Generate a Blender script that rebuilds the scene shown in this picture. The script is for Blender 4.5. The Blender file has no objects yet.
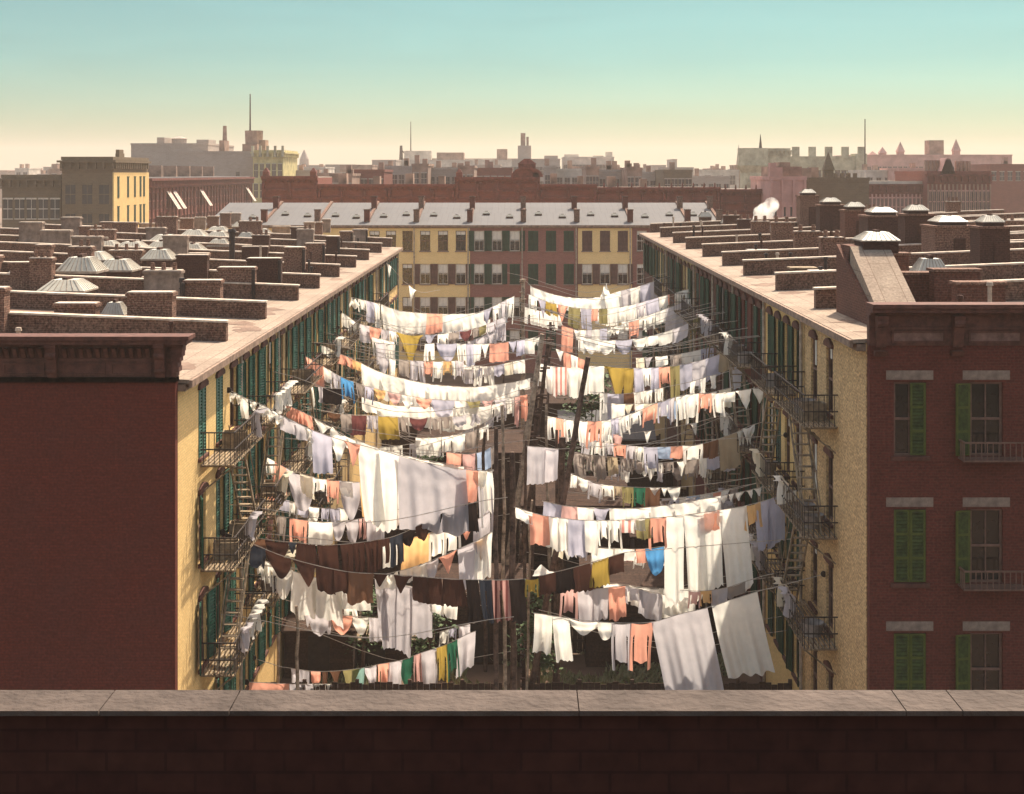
import bpy, math, random
from math import sin, cos, pi, radians, atan2, sqrt
R = random.Random(7)
C = bpy.context.scene.collection
SC = bpy.context.scene
F = 1495.0; VX, VY = 521.0, 173.0; H = 19.0

def W(px, py, z):
    """point of the place that the photo shows at (px, py), z metres ahead"""
    return ((px - VX) / F * z, z, H - (py - VY) / F * z)

# ------------------------------------------------------------------ materials
def mat(name, col, rough=.85, var=.18, scale=3.0, bump=0.0, streak=0.0, col2=None, spec=.2, metal=0.0):
    m = bpy.data.materials.new(name); m.use_nodes = True
    nt = m.node_tree; n = nt.nodes; L = nt.links
    b = n['Principled BSDF']; b.inputs['Roughness'].default_value = rough
    b.inputs['Specular IOR Level'].default_value = spec; b.inputs['Metallic'].default_value = metal
    tc = n.new('ShaderNodeTexCoord')
    nz = n.new('ShaderNodeTexNoise'); nz.inputs['Scale'].default_value = scale; nz.inputs['Detail'].default_value = 7; nz.inputs['Roughness'].default_value = .65
    L.new(tc.outputs['Object'], nz.inputs['Vector'])
    rp = n.new('ShaderNodeMapRange'); rp.inputs[1].default_value = .3; rp.inputs[2].default_value = .7
    L.new(nz.outputs['Fac'], rp.inputs[0])
    mx = n.new('ShaderNodeMix'); mx.data_type = 'RGBA'
    c2 = col2 or tuple(c * (1 - 2 * var) for c in col); c1 = col if col2 else tuple(min(.95, c * (1 + var)) for c in col)
    mx.inputs[6].default_value = (*c1, 1); mx.inputs[7].default_value = (*c2, 1)
    L.new(rp.outputs[0], mx.inputs[0])
    out = mx.outputs[2]
    if streak:
        mp = n.new('ShaderNodeMapping'); mp.inputs['Scale'].default_value = (3.5, 3.5, .22)
        L.new(tc.outputs['Object'], mp.inputs['Vector'])
        n2 = n.new('ShaderNodeTexNoise'); n2.inputs['Scale'].default_value = 1.0; n2.inputs['Detail'].default_value = 5
        L.new(mp.outputs[0], n2.inputs['Vector'])
        r2 = n.new('ShaderNodeMapRange'); r2.inputs[1].default_value = .42; r2.inputs[2].default_value = .75; r2.inputs[3].default_value = 1; r2.inputs[4].default_value = 1 - streak
        L.new(n2.outputs['Fac'], r2.inputs[0])
        m2 = n.new('ShaderNodeMix'); m2.data_type = 'RGBA'; m2.blend_type = 'MULTIPLY'; m2.inputs[0].default_value = 1
        L.new(out, m2.inputs[6]); L.new(r2.outputs[0], m2.inputs[7]); out = m2.outputs[2]
    L.new(out, b.inputs['Base Color'])
    if bump:
        bp = n.new('ShaderNodeBump'); bp.inputs['Strength'].default_value = bump; bp.inputs['Distance'].default_value = .03
        n3 = n.new('ShaderNodeTexNoise'); n3.inputs['Scale'].default_value = scale * 6; n3.inputs['Detail'].default_value = 6
        L.new(tc.outputs['Object'], n3.inputs['Vector']); L.new(n3.outputs['Fac'], bp.inputs['Height']); L.new(bp.outputs[0], b.inputs['Normal'])
    return m

def pattern(name, cols, mortar, bw, bh, msize=.012, rough=.9, var=.35, stain=.35, bump=.3, offset=.5, nscale=.9, ca=.0, stain_col=None):
    """bricks / boards / battens laid along the wall whichever way it faces"""
    m = bpy.data.materials.new(name); m.use_nodes = True
    nt = m.node_tree; n = nt.nodes; L = nt.links
    b = n['Principled BSDF']; b.inputs['Roughness'].default_value = rough; b.inputs['Specular IOR Level'].default_value = .15
    tc = n.new('ShaderNodeTexCoord'); sp = n.new('ShaderNodeSeparateXYZ'); sn = n.new('ShaderNodeSeparateXYZ')
    L.new(tc.outputs['Object'], sp.inputs[0]); L.new(tc.outputs['Normal'], sn.inputs[0])
    ab = n.new('ShaderNodeMath'); ab.operation = 'ABSOLUTE'; L.new(sn.outputs[0], ab.inputs[0])
    gt = n.new('ShaderNodeMath'); gt.operation = 'GREATER_THAN'; gt.inputs[1].default_value = .6; L.new(ab.outputs[0], gt.inputs[0])
    mu = n.new('ShaderNodeMix'); L.new(gt.outputs[0], mu.inputs[0]); L.new(sp.outputs[0], mu.inputs[2]); L.new(sp.outputs[1], mu.inputs[3])
    az = n.new('ShaderNodeMath'); az.operation = 'ABSOLUTE'; L.new(sn.outputs[2], az.inputs[0])
    gz = n.new('ShaderNodeMath'); gz.operation = 'GREATER_THAN'; gz.inputs[1].default_value = .7; L.new(az.outputs[0], gz.inputs[0])
    mv = n.new('ShaderNodeMix'); L.new(gz.outputs[0], mv.inputs[0]); L.new(sp.outputs[2], mv.inputs[2]); L.new(sp.outputs[1], mv.inputs[3])
    cb = n.new('ShaderNodeCombineXYZ'); L.new(mu.outputs[0], cb.inputs[0]); L.new(mv.outputs[0], cb.inputs[1])
    br = n.new('ShaderNodeTexBrick'); L.new(cb.outputs[0], br.inputs['Vector'])
    br.offset = offset; br.inputs['Scale'].default_value = 1; br.inputs['Brick Width'].default_value = bw; br.inputs['Row Height'].default_value = bh
    br.inputs['Mortar Size'].default_value = msize; br.inputs['Mortar Smooth'].default_value = .3
    br.inputs['Color1'].default_value = (*cols[0], 1); br.inputs['Color2'].default_value = (*cols[1], 1); br.inputs['Mortar'].default_value = (*mortar, 1)
    nz = n.new('ShaderNodeTexNoise'); nz.inputs['Scale'].default_value = nscale; nz.inputs['Detail'].default_value = 9; nz.inputs['Roughness'].default_value = .7
    L.new(tc.outputs['Object'], nz.inputs['Vector'])
    r = n.new('ShaderNodeMapRange'); r.inputs[1].default_value = .36; r.inputs[2].default_value = .68
    L.new(nz.outputs['Fac'], r.inputs[0])
    sm = n.new('ShaderNodeMath'); sm.operation = 'MULTIPLY'; sm.inputs[1].default_value = stain; L.new(r.outputs[0], sm.inputs[0])
    mx = n.new('ShaderNodeMix'); mx.data_type = 'RGBA'
    L.new(sm.outputs[0], mx.inputs[0]); L.new(br.outputs['Color'], mx.inputs[6])
    sc_ = stain_col or tuple(c * .45 for c in cols[0]); mx.inputs[7].default_value = (*sc_, 1)
    n2 = n.new('ShaderNodeTexNoise'); n2.inputs['Scale'].default_value = 14; n2.inputs['Detail'].default_value = 4
    L.new(tc.outputs['Object'], n2.inputs['Vector'])
    r2 = n.new('ShaderNodeMapRange'); r2.inputs[1].default_value = .3; r2.inputs[2].default_value = .7; r2.inputs[3].default_value = 1 - var; r2.inputs[4].default_value = 1 + var * .6
    L.new(n2.outputs['Fac'], r2.inputs[0])
    m2 = n.new('ShaderNodeMix'); m2.data_type = 'RGBA'; m2.blend_type = 'MULTIPLY'; m2.inputs[0].default_value = 1
    L.new(mx.outputs[2], m2.inputs[6]); L.new(r2.outputs[0], m2.inputs[7]); L.new(m2.outputs[2], b.inputs['Base Color'])
    if bump:
        bp = n.new('ShaderNodeBump'); bp.inputs['Strength'].default_value = bump; bp.inputs['Distance'].default_value = .02
        ad = n.new('ShaderNodeMath'); ad.operation = 'SUBTRACT'; L.new(n2.outputs['Fac'], ad.inputs[0]); L.new(br.outputs['Fac'], ad.inputs[1])
        L.new(ad.outputs[0], bp.inputs['Height']); L.new(bp.outputs[0], b.inputs['Normal'])
    return m

def cloth(name, col, trans=.45):
    m = bpy.data.materials.new(name); m.use_nodes = True
    nt = m.node_tree; n = nt.nodes; L = nt.links; n.remove(n['Principled BSDF'])
    o = n['Material Output']
    tc = n.new('ShaderNodeTexCoord'); nz = n.new('ShaderNodeTexNoise'); nz.inputs['Scale'].default_value = 5; nz.inputs['Detail'].default_value = 5
    L.new(tc.outputs['Object'], nz.inputs['Vector'])
    oi = n.new('ShaderNodeObjectInfo')
    r = n.new('ShaderNodeMapRange'); r.inputs[3].default_value = .86; r.inputs[4].default_value = 1.08; L.new(nz.outputs['Fac'], r.inputs[0])
    r1 = n.new('ShaderNodeMapRange'); r1.inputs[3].default_value = .84; r1.inputs[4].default_value = 1.04; L.new(oi.outputs['Random'], r1.inputs[0])
    mm = n.new('ShaderNodeMath'); mm.operation = 'MULTIPLY'; L.new(r.outputs[0], mm.inputs[0]); L.new(r1.outputs[0], mm.inputs[1])
    mx = n.new('ShaderNodeMix'); mx.data_type = 'RGBA'; mx.blend_type = 'MULTIPLY'; mx.inputs[0].default_value = 1; mx.inputs[6].default_value = (*col, 1)
    L.new(mm.outputs[0], mx.inputs[7])
    d = n.new('ShaderNodeBsdfDiffuse'); t = n.new('ShaderNodeBsdfTranslucent'); s = n.new('ShaderNodeMixShader'); s.inputs[0].default_value = trans
    n4 = n.new('ShaderNodeTexNoise'); n4.inputs['Scale'].default_value = 9; n4.inputs['Detail'].default_value = 5; n4.inputs['Distortion'].default_value = 1.2
    L.new(tc.outputs['Object'], n4.inputs['Vector'])
    bp = n.new('ShaderNodeBump'); bp.inputs['Strength'].default_value = .55; bp.inputs['Distance'].default_value = .03
    L.new(n4.outputs['Fac'], bp.inputs['Height']); L.new(bp.outputs[0], d.inputs['Normal'])
    L.new(mx.outputs[2], d.inputs[0]); L.new(mx.outputs[2], t.inputs[0]); L.new(d.outputs[0], s.inputs[1]); L.new(t.outputs[0], s.inputs[2])
    L.new(s.outputs[0], o.inputs['Surface'])
    return m

M = {}
M['yellow'] = pattern('yellow_brick', [(.80, .54, .22), (.72, .47, .18)], (.62, .44, .21), .21, .075, .010, var=.22, stain=.30, stain_col=(.40, .25, .11), bump=.3, nscale=.6)
M['tan'] = pattern('tan_brick', [(.80, .52, .25), (.56, .34, .15)], (.68, .46, .24), .21, .075, .014, var=.55, stain=.5, stain_col=(.26, .16, .075), bump=.9, nscale=3.2)
M['buff'] = pattern('buff_brick', [(.52, .36, .17), (.44, .29, .13)], (.42, .31, .17), .21, .075, .010, var=.25, stain=.35, bump=.3)
M['redbrick'] = pattern('red_brick', [(.135, .032, .021), (.10, .024, .016)], (.12, .042, .030), .21, .075, .010, var=.3, stain=.35, bump=.35)
M['brownbrick'] = pattern('brown_brick', [(.14, .055, .036), (.105, .04, .027)], (.14, .075, .055), .21, .075, .012, var=.45, stain=.4, bump=.4, stain_col=(.075, .035, .025))
M['parapet'] = pattern('weathered_parapet_brick', [(.115, .050, .034), (.075, .032, .022)], (.16, .09, .062), .21, .075, .016, var=.7, stain=.6, bump=.5, nscale=1.6, stain_col=(.24, .145, .10))
M['brownwall'] = pattern('dark_painted_brick', [(.150, .029, .017), (.122, .023, .014)], (.11, .025, .017), .21, .075, .010, var=.22, stain=.45, bump=.3, nscale=.5, stain_col=(.085, .030, .022))
M['brownstone'] = mat('brownstone_trim', (.12, .046, .032), .8, .25, 5, .3, .3)
M['panel'] = mat('cornice_panel', (.20, .105, .08), .85, .25, 5, .3, .3)
M['lintel'] = mat('grey_lintel_stone', (.235, .165, .125), .85, .2, 6, .3)
M['roof'] = pattern('pale_roof_sheets', [(.315, .24, .18), (.27, .205, .152)], (.15, .10, .072), 1.3, .62, .012, var=.28, stain=.65, bump=.25, nscale=.55, stain_col=(.15, .098, .07))
M['tin'] = pattern('grey_tin_roof', [(.115, .11, .11), (.105, .10, .10)], (.08, .074, .074), .62, 6.0, .02, var=.15, stain=.3, bump=.2, nscale=.5, stain_col=(.17, .155, .148))
M['tar'] = mat('brown_tar_roof', (.10, .058, .04), .9, .4, .9, .4, 0, (.24, .155, .11))
M['trim'] = mat('eave_board', (.26, .17, .12), .8, .3, 4, .2)
M['dark'] = mat('dark_iron', (.035, .024, .02), .6, .3, 6)
M['pipe'] = mat('pale_drainpipe', (.42, .33, .25), .7, .3, 4)
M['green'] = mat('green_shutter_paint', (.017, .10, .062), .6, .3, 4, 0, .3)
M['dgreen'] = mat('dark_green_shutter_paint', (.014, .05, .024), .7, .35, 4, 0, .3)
M['ygreen'] = mat('yellow_green_frame_paint', (.075, .085, .014), .6, .2, 5)
M['olive'] = mat('olive_louvre_paint', (.045, .06, .014), .7, .35, 7)
M['brownsh'] = mat('brown_shutter_paint', (.12, .055, .04), .7, .3, 4)
M['frame'] = mat('pale_sash_paint', (.55, .47, .38), .6, .2, 5)
M['bframe'] = mat('brown_sash_paint', (.16, .085, .06), .6, .2, 5)
M['glass'] = mat('dark_window_glass', (.018, .013, .011), .12, .3, 2, spec=.5)
M['blind'] = mat('white_window_blind', (.70, .64, .54), .9, .1, 3)
M['skyl'] = mat('skylight_panes', (.44, .40, .32), .45, .15, 2, spec=.4)
M['skylbar'] = mat('skylight_bars', (.30, .24, .19), .7, .3, 6)
M['chim'] = pattern('chimney_brick', [(.145, .062, .043), (.095, .040, .028)], (.20, .12, .085), .21, .075, .018, var=.7, stain=.5, bump=.6, nscale=2.0, stain_col=(.25, .15, .105))
M['chimd'] = pattern('sooty_chimney_brick', [(.075, .032, .023), (.055, .024, .017)], (.08, .044, .032), .21, .075, .014, var=.5, stain=.4, bump=.4)
M['grey_plaster'] = mat('pale_chimney_render', (.24, .175, .135), .9, .3, 2, .4, .3)
M['cap'] = mat('pale_coping', (.52, .42, .33), .9, .25, 3, .3)
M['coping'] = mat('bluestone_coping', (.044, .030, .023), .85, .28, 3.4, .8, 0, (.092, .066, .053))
M['inner'] = pattern('dark_inner_parapet', [(.050, .018, .012), (.038, .013, .009)], (.03, .011, .008), .21, .075, .006, var=.25, stain=.5, bump=.2)  # very dark brown brick for the parapet's inner face
M['wood'] = pattern('dark_board_fence', [(.055, .028, .019), (.034, .017, .012)], (.012, .007, .005), 3.2, .19, .012, var=.5, stain=.5, bump=.5, nscale=1.6, stain_col=(.095, .056, .037))
M['pole'] = mat('weathered_pole_wood', (.15, .092, .066), .9, .4, 5, .6, .5)
M['lpole'] = mat('grey_pole_wood', (.46, .34, .24), .9, .4, 5, .6, .5)
M['plank'] = mat('old_planks', (.30, .22, .14), .9, .35, 4, .4, .3)
M['dirt'] = mat('yard_dirt', (.15, .095, .062), .95, .4, .35, .5, 0, (.06, .036, .024))
M['rope'] = mat('cotton_rope', (.50, .42, .34), .9, .2, 8)
M['leaf'] = mat('leaf_green', (.045, .085, .03), .7, .5, 1.2, 0, 0, (.11, .15, .06))
M['weed'] = mat('weed_green', (.15, .18, .07), .8, .4, 1.5, 0, 0, (.30, .27, .16))
M['tank'] = mat('zinc_tank', (.30, .25, .22), .5, .3, 4)
CL = {'w': ('white', (.87, .83, .75)), 'c': ('cream', (.80, .72, .56)), 'g': ('grey', (.56, .52, .535)), 'l': ('lavender grey', (.475, .46, .54)),
      'p': ('salmon pink', (.82, .39, .28)), 'a': ('dusty pink', (.66, .40, .36)), 'b': ('bright blue', (.09, .30, .58)), 'y': ('mustard yellow', (.40, .275, .06)), 'o': ('apricot', (.82, .50, .22)),
      'm': ('maroon', (.28, .10, .095)), 'r': ('dark brown', (.085, .038, .028)), 'k': ('black', (.028, .020, .019)), 'n': ('green', (.05, .23, .13)), 'e': ('olive', (.27, .23, .10)),
      't': ('tan', (.42, .33, .22)), 'x': ('dark slate', (.055, .062, .08)), 'q': ('teal', (.24, .40, .35)), 'z': ('brown', (.22, .11, .065)), 'f': ('drab grey', (.34, .285, .25)), 'u': ('pale blue', (.36, .45, .60))}
CLM = {k: cloth(v[0].replace(' ', '_') + '_cloth', v[1], .22 if sum(v[1]) < .5 else .5) for k, v in CL.items()}

def striped(name, c1, c2, freq):
    m = cloth(name, c1); nt = m.node_tree; n = nt.nodes; L = nt.links
    tc = [x for x in n if x.type == 'TEX_COORD'][0]; sp = n.new('ShaderNodeSeparateXYZ'); L.new(tc.outputs['Object'], sp.inputs[0])
    a = n.new('ShaderNodeMath'); a.operation = 'MULTIPLY'; a.inputs[1].default_value = freq; L.new(sp.outputs[0], a.inputs[0])
    s = n.new('ShaderNodeMath'); s.operation = 'SINE'; L.new(a.outputs[0], s.inputs[0])
    g = n.new('ShaderNodeMath'); g.operation = 'GREATER_THAN'; g.inputs[1].default_value = .2; L.new(s.outputs[0], g.inputs[0])
    mm = n.new('ShaderNodeMix'); mm.data_type = 'RGBA'; L.new(g.outputs[0], mm.inputs[0]); mm.inputs[6].default_value = (*c1, 1); mm.inputs[7].default_value = (*c2, 1)
    mu = [x for x in n if x.type == 'MIX' and x.data_type == 'RGBA' and x.blend_type == 'MULTIPLY'][0]
    L.new(mm.outputs[2], mu.inputs[6]); return m
CLM['S'] = striped('striped_pink_cloth', (.62, .34, .30), (.20, .07, .065), 38.0); CL['S'] = ('pink striped', None)
CLM['T'] = striped('red_striped_white_cloth', (.84, .79, .72), (.70, .30, .25), 30.0); CL['T'] = ('pink and white striped', None)

# ------------------------------------------------------------------ mesh helpers
class MB:
    def __init__(s): s.v = []; s.f = []; s.m = []
    def quad(s, pts, m=0):
        b = len(s.v); s.v += [tuple(p) for p in pts]; s.f.append(tuple(range(b, b + len(pts)))); s.m.append(m)
    def box(s, x0, y0, z0, x1, y1, z1, m=0):
        if x1 < x0: x0, x1 = x1, x0
        if y1 < y0: y0, y1 = y1, y0
        b = len(s.v)
        s.v += [(x0, y0, z0), (x1, y0, z0), (x1, y1, z0), (x0, y1, z0), (x0, y0, z1), (x1, y0, z1), (x1, y1, z1), (x0, y1, z1)]
        for q in ((0, 3, 2, 1), (4, 5, 6, 7), (0, 1, 5, 4), (1, 2, 6, 5), (2, 3, 7, 6), (3, 0, 4, 7)):
            s.f.append(tuple(b + i for i in q)); s.m.append(m)
    def hexa(s, p, m=0):
        b = len(s.v); s.v += [tuple(q) for q in p]
        for q in ((0, 3, 2, 1), (4, 5, 6, 7), (0, 1, 5, 4), (1, 2, 6, 5), (2, 3, 7, 6), (3, 0, 4, 7)):
            s.f.append(tuple(b + i for i in q)); s.m.append(m)
    def cyl(s, p0, p1, r0, r1=None, n=8, m=0, cap=True):
        r1 = r0 if r1 is None else r1
        d = [p1[i] - p0[i] for i in range(3)]; l = sqrt(sum(a * a for a in d)) or 1e-6; d = [a / l for a in d]
        a = (0, 0, 1) if abs(d[2]) < .9 else (1, 0, 0)
        u = (d[1] * a[2] - d[2] * a[1], d[2] * a[0] - d[0] * a[2], d[0] * a[1] - d[1] * a[0]); ul = sqrt(sum(q * q for q in u)); u = [q / ul for q in u]
        w = (d[1] * u[2] - d[2] * u[1], d[2] * u[0] - d[0] * u[2], d[0] * u[1] - d[1] * u[0])
        b = len(s.v)
        for p, r in ((p0, r0), (p1, r1)):
            for k in range(n):
                t = 2 * pi * k / n; s.v.append(tuple(p[i] + r * (cos(t) * u[i] + sin(t) * w[i]) for i in range(3)))
        for k in range(n):
            s.f.append((b + k, b + (k + 1) % n, b + n + (k + 1) % n, b + n + k)); s.m.append(m)
        if cap:
            s.f.append(tuple(b + n + k for k in range(n))); s.m.append(m); s.f.append(tuple(b + n - 1 - k for k in range(n))); s.m.append(m)
    def tube(s, pts, r, n=5, m=0):
        for a, b in zip(pts, pts[1:]): s.cyl(a, b, r, r, n, m, cap=False)
    def pyramid(s, x0, y0, x1, y1, z0, z1, top=.25, m=0):
        cx, cy = (x0 + x1) / 2, (y0 + y1) / 2
        a = [(x0, y0, z0), (x1, y0, z0), (x1, y1, z0), (x0, y1, z0)]
        b = [(cx + (p[0] - cx) * top, cy + (p[1] - cy) * top, z1) for p in a]
        for k in range(4): s.quad([a[k], a[(k + 1) % 4], b[(k + 1) % 4], b[k]], m)
        s.quad(b, m)
    def wall(s, u0, u1, z0, z1, y, ops, m=0, depth=.16):
        """a wall in the local x-z plane facing -y with real openings and reveals"""
        us = sorted({u0, u1} | {o[0] for o in ops} | {o[1] for o in ops}); vs = sorted({z0, z1} | {o[2] for o in ops} | {o[3] for o in ops})
        us = [u for u in us if u0 <= u <= u1]; vs = [v for v in vs if z0 <= v <= z1]
        for a, b in zip(us, us[1:]):
            run = None
            for c, d in zip(vs, vs[1:]):
                cu, cv = (a + b) / 2, (c + d) / 2
                if any(o[0] < cu < o[1] and o[2] < cv < o[3] for o in ops): continue
                s.quad([(a, y, c), (b, y, c), (b, y, d), (a, y, d)], m)
        for a, b, c, d in ops:
            e = y + depth
            s.quad([(a, y, c), (a, e, c), (a, e, d), (a, y, d)], m); s.quad([(b, e, c), (b, y, c), (b, y, d), (b, e, d)], m)
            s.quad([(a, y, c), (b, y, c), (b, e, c), (a, e, c)], m); s.quad([(a, e, d), (b, e, d), (b, y, d), (a, y, d)], m)
    def mesh(s, name, mats, smooth=False):
        me = bpy.data.meshes.new(name); me.from_pydata(s.v, [], s.f)
        for x in mats: me.materials.append(x)
        me.polygons.foreach_set('material_index', s.m)
        if smooth: me.polygons.foreach_set('use_smooth', [True] * len(s.f))
        me.update(); return me
    def build(s, name, mats, parent=None, loc=(0, 0, 0), smooth=False, rot=0):
        mats = [M[x] if isinstance(x, str) else x for x in (mats if isinstance(mats, (list, tuple)) else [mats])]
        return place(s.mesh(name, mats, smooth), name, parent, loc, rot)

def place(me, name, parent=None, loc=(0, 0, 0), rot=0, scale=None):
    o = bpy.data.objects.new(name, me); C.objects.link(o); o.parent = parent; o.location = loc; o.rotation_euler[2] = rot
    if scale: o.scale = scale
    return o
def tag(o, label=None, cat=None, group=None, kind=None):
    if label: o['label'] = label
    if cat: o['category'] = cat
    if group: o['group'] = group
    if kind: o['kind'] = kind
    return o
def empty(name, label, cat, loc=(0, 0, 0), rot=0, group=None):
    o = bpy.data.objects.new(name, None); C.objects.link(o); o.location = loc; o.rotation_euler[2] = rot; o.empty_display_size = .3
    return tag(o, label, cat, group)

ORD = ['first', 'second', 'third', 'fourth', 'fifth', 'sixth', 'seventh', 'eighth', 'ninth', 'tenth', 'eleventh', 'twelfth', 'thirteenth']

# ------------------------------------------------------------------ windows, shutters (shared meshes; local: outward is -y, origin at sill centre)
def window_mesh(name, w, h, frame, blind=0.0, hood='arch', hoodm='brownstone', open_=False, panes=1):
    b = MB(); y = .10
    b.quad([(-w / 2, y + .03, 0), (w / 2, y + .03, 0), (w / 2, y + .03, h), (-w / 2, y + .03, h)], 1)
    t = .06
    b.box(-w / 2, y - .03, 0, -w / 2 + t, y + .02, h); b.box(w / 2 - t, y - .03, 0, w / 2, y + .02, h)
    b.box(-w / 2 + t, y - .03, 0, w / 2 - t, y + .02, t); b.box(-w / 2 + t, y - .03, h - t, w / 2 - t, y + .02, h)
    b.box(-w / 2 + t, y - .04, h * .5 - .03, w / 2 - t, y + .015, h * .5 + .03)
    for k in range(1, panes + 1):
        x = -w / 2 + w * k / (panes + 1)
        b.box(x - .015, y - .02, t, x + .015, y + .02, h * .5 - .03); b.box(x - .015, y - .02, h * .5 + .03, x + .015, y + .02, h - t)
    if blind > 0: b.box(-w / 2 + t, y + .012, h * (1 - blind), w / 2 - t, y + .024, h - t, 2)
    if open_:
        for q in range(5): b.box(-w / 2 + t + q * .07, y + .005, h * .1, -w / 2 + t + .05 + q * .07, y + .024, h * .94, 2)
    b.box(-w / 2 - .08, -.09, -.10, w / 2 + .08, .12, -.002, 3)
    if hood == 'arch':
        n = 7; x0 = w / 2 + .10
        for k in range(n):
            a0 = -x0 + 2 * x0 * k / n; a1 = -x0 + 2 * x0 * (k + 1) / n
            f = lambda x: .16 * (1 - (x / x0) ** 2)
            b.hexa([(a0, -.07, h + .002), (a1, -.07, h + .002), (a1, .0, h + .002), (a0, 0, h + .002), (a0, -.07, h + .10 + f(a0)), (a1, -.07, h + .10 + f(a1)), (a1, 0, h + .10 + f(a1)), (a0, 0, h + .10 + f(a0))], 3)
    elif hood == 'flat':
        b.box(-w / 2 - .22, -.04, h + .002, w / 2 + .22, .0, h + .30, 3)
    return b.mesh(name, [M[frame], M['glass'], M['blind'], M[hoodm]])
def shutter_mesh(name, w, h, c1, c2, panels=2, th=.045):
    b = MB(); t = .055
    b.box(0, -th, 0, t, 0, h); b.box(w - t, -th, 0, w, 0, h)
    zs = [h * k / panels for k in range(panels + 1)]
    for k, z in enumerate(zs):
        a = max(0, z - t * .6); c = min(h, z + t * .6); b.box(t, -th, a, w - t, 0, c)
    n = int(h / .09)
    for k in range(n):
        z = h * (k + .5) / n
        b.hexa([(t, -th * .9, z - .035), (w - t, -th * .9, z - .035), (w - t, -.005, z + .01), (t, -.005, z + .01), (t, -th * .9, z - .02), (w - t, -th * .9, z - .02), (w - t, -.005, z + .03), (t, -.005, z + .03)], 1)
    b.quad([(t, -.004, 0), (w - t, -.004, 0), (w - t, -.004, h), (t, -.004, h)], 1)
    return b.mesh(name, [M[c1], M[c2]])
WW, WH = .96, 1.92
WIN = {}
for fr in ('frame', 'bframe'):
    WIN[fr] = [window_mesh('window', WW, WH, fr, 0), window_mesh('window', WW, WH, fr, .45), window_mesh('window', WW, WH, fr, .2), window_mesh('window', WW, WH, fr, 0, open_=True)]
WINX = {fr: [window_mesh('window', WW, WH, fr, q, 'none', 'lintel') for q in (0, .45, .2)] for fr in ('frame', 'bframe')}
SH = {'green': shutter_mesh('shutter', .48, WH, 'green', 'green'), 'dgreen': shutter_mesh('shutter', .48, WH, 'dgreen', 'dgreen'), 'brown': shutter_mesh('shutter', .48, WH, 'brownsh', 'brownsh')}

def put_window(root, x, z, frame, sh=None, rnd=R, p_closed=.25, kind=None, y=0.0, p_sh=.9):
    k = kind if kind is not None else rnd.choice([0, 0, 1, 2, 3, 0])
    w = place(WIN[frame][k], 'window', root, (x, y, z))
    if sh and rnd.random() < p_sh:
        for s in (-1, 1):
            if rnd.random() < .06: continue
            if rnd.random() < p_closed: place(SH[sh], 'shutter', w, (-WW / 2 if s < 0 else 0, .03, 0))
            else:
                a = rnd.uniform(.03, .32)    # swung open, not quite flat to the wall
                o = place(SH[sh], 'shutter', w, (s * (WW / 2 + .01), -.035, 0)); o.rotation_euler[2] = (pi + a) if s < 0 else -a
                if s < 0: o.location[1] = -.085; o.rotation_euler[2] = pi + a
    return w

# skylight, unit-ish shared mesh: pale hipped panes on a dark curb (x -.5...5, y -.5...5, curb 0..1, top 1..2 scaled)
def skylight_mesh():
    b = MB(); b.box(-.47, -.47, 0, .47, .47, .55, 1); b.box(-.52, -.52, .55, .52, .52, .62, 2)
    b.pyramid(-.52, -.52, .52, .52, .62, 1.0, .5, 0)
    for k in range(-3, 4):
        x = k * .14
        for s in (-1, 1): b.cyl((x, s * .52, .635), (x * .5, s * .26, 1.005), .009, .009, 4, 2, False); b.cyl((s * .52, x, .635), (s * .26, x * .5, 1.005), .009, .009, 4, 2, False)
    b.box(-.2, -.06, 1.0, .2, .06, 1.09, 1)
    return b.mesh('skylight', [M['skyl'], M['chimd'], M['skylbar']])
SKY = skylight_mesh()

# fire escape: platform slats, railing, sloping stair; local, origin at platform inner edge centre
def fe_meshes(w):
    p = MB(); 
    for k in range(9): p.box(-w / 2, -.95 + k * .11, 0, w / 2, -.95 + k * .11 + .06, .035)
    for k in (-1, 0, 1): p.box(k * w * .46 - .03, -.95, -.06, k * w * .46 + .03, 0, -.003); p.cyl((k * w * .46, -.9, -.05), (k * w * .46, -.02, -.75), .025, .025, 5)
    r = MB()
    for z in (.45, .92): r.box(-w / 2, -.97, z, w / 2, -.94, z + .035); r.box(-w / 2, -.94, z, -w / 2 + .03, 0, z + .035); r.box(w / 2 - .03, -.94, z, w / 2, 0, z + .035)
    n = int(w / .26)
    for k in range(n + 1):
        x = -w / 2 + .012 + (w - .024) * k / n; r.box(x - .01, -.962, .04, x + .01, -.942, .93)
    for k in range(6):
        for s in (-1, 1): r.box(s * (w / 2 - .015) - .01, -.85 + k * .15, .04, s * (w / 2 - .015) + .01, -.83 + k * .15, .92)
    st = MB()
    return p.mesh('platform', [M['plank']]), r.mesh('railing', [M['dark']])
FE = {w: fe_meshes(w) for w in (3.4, 5.0)}
STRUN = 2.5
def stair_mesh(run, rise):
    b = MB()
    for y in (-.88, -.40):
        b.hexa([(0, y, -rise), (.12, y, -rise), (.12, y + .05, -rise), (0, y + .05, -rise), (run, y, 0), (run + .12, y, 0), (run + .12, y + .05, 0), (run, y + .05, 0)])
        b.cyl((.05, y, -rise + .8), (run + .05, y, .8), .018, .018, 5)
    for k in range(1, 11):
        t = k / 11; b.box(run * t - .06, -.83, -rise * (1 - t) - .015, run * t + .12, -.40, -rise * (1 - t) + .015)
    return b.mesh('stair', [M['plank']])
STAIR = {r: stair_mesh(STRUN, r) for r in (2.95, 3.15)}
CLUT = None
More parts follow.
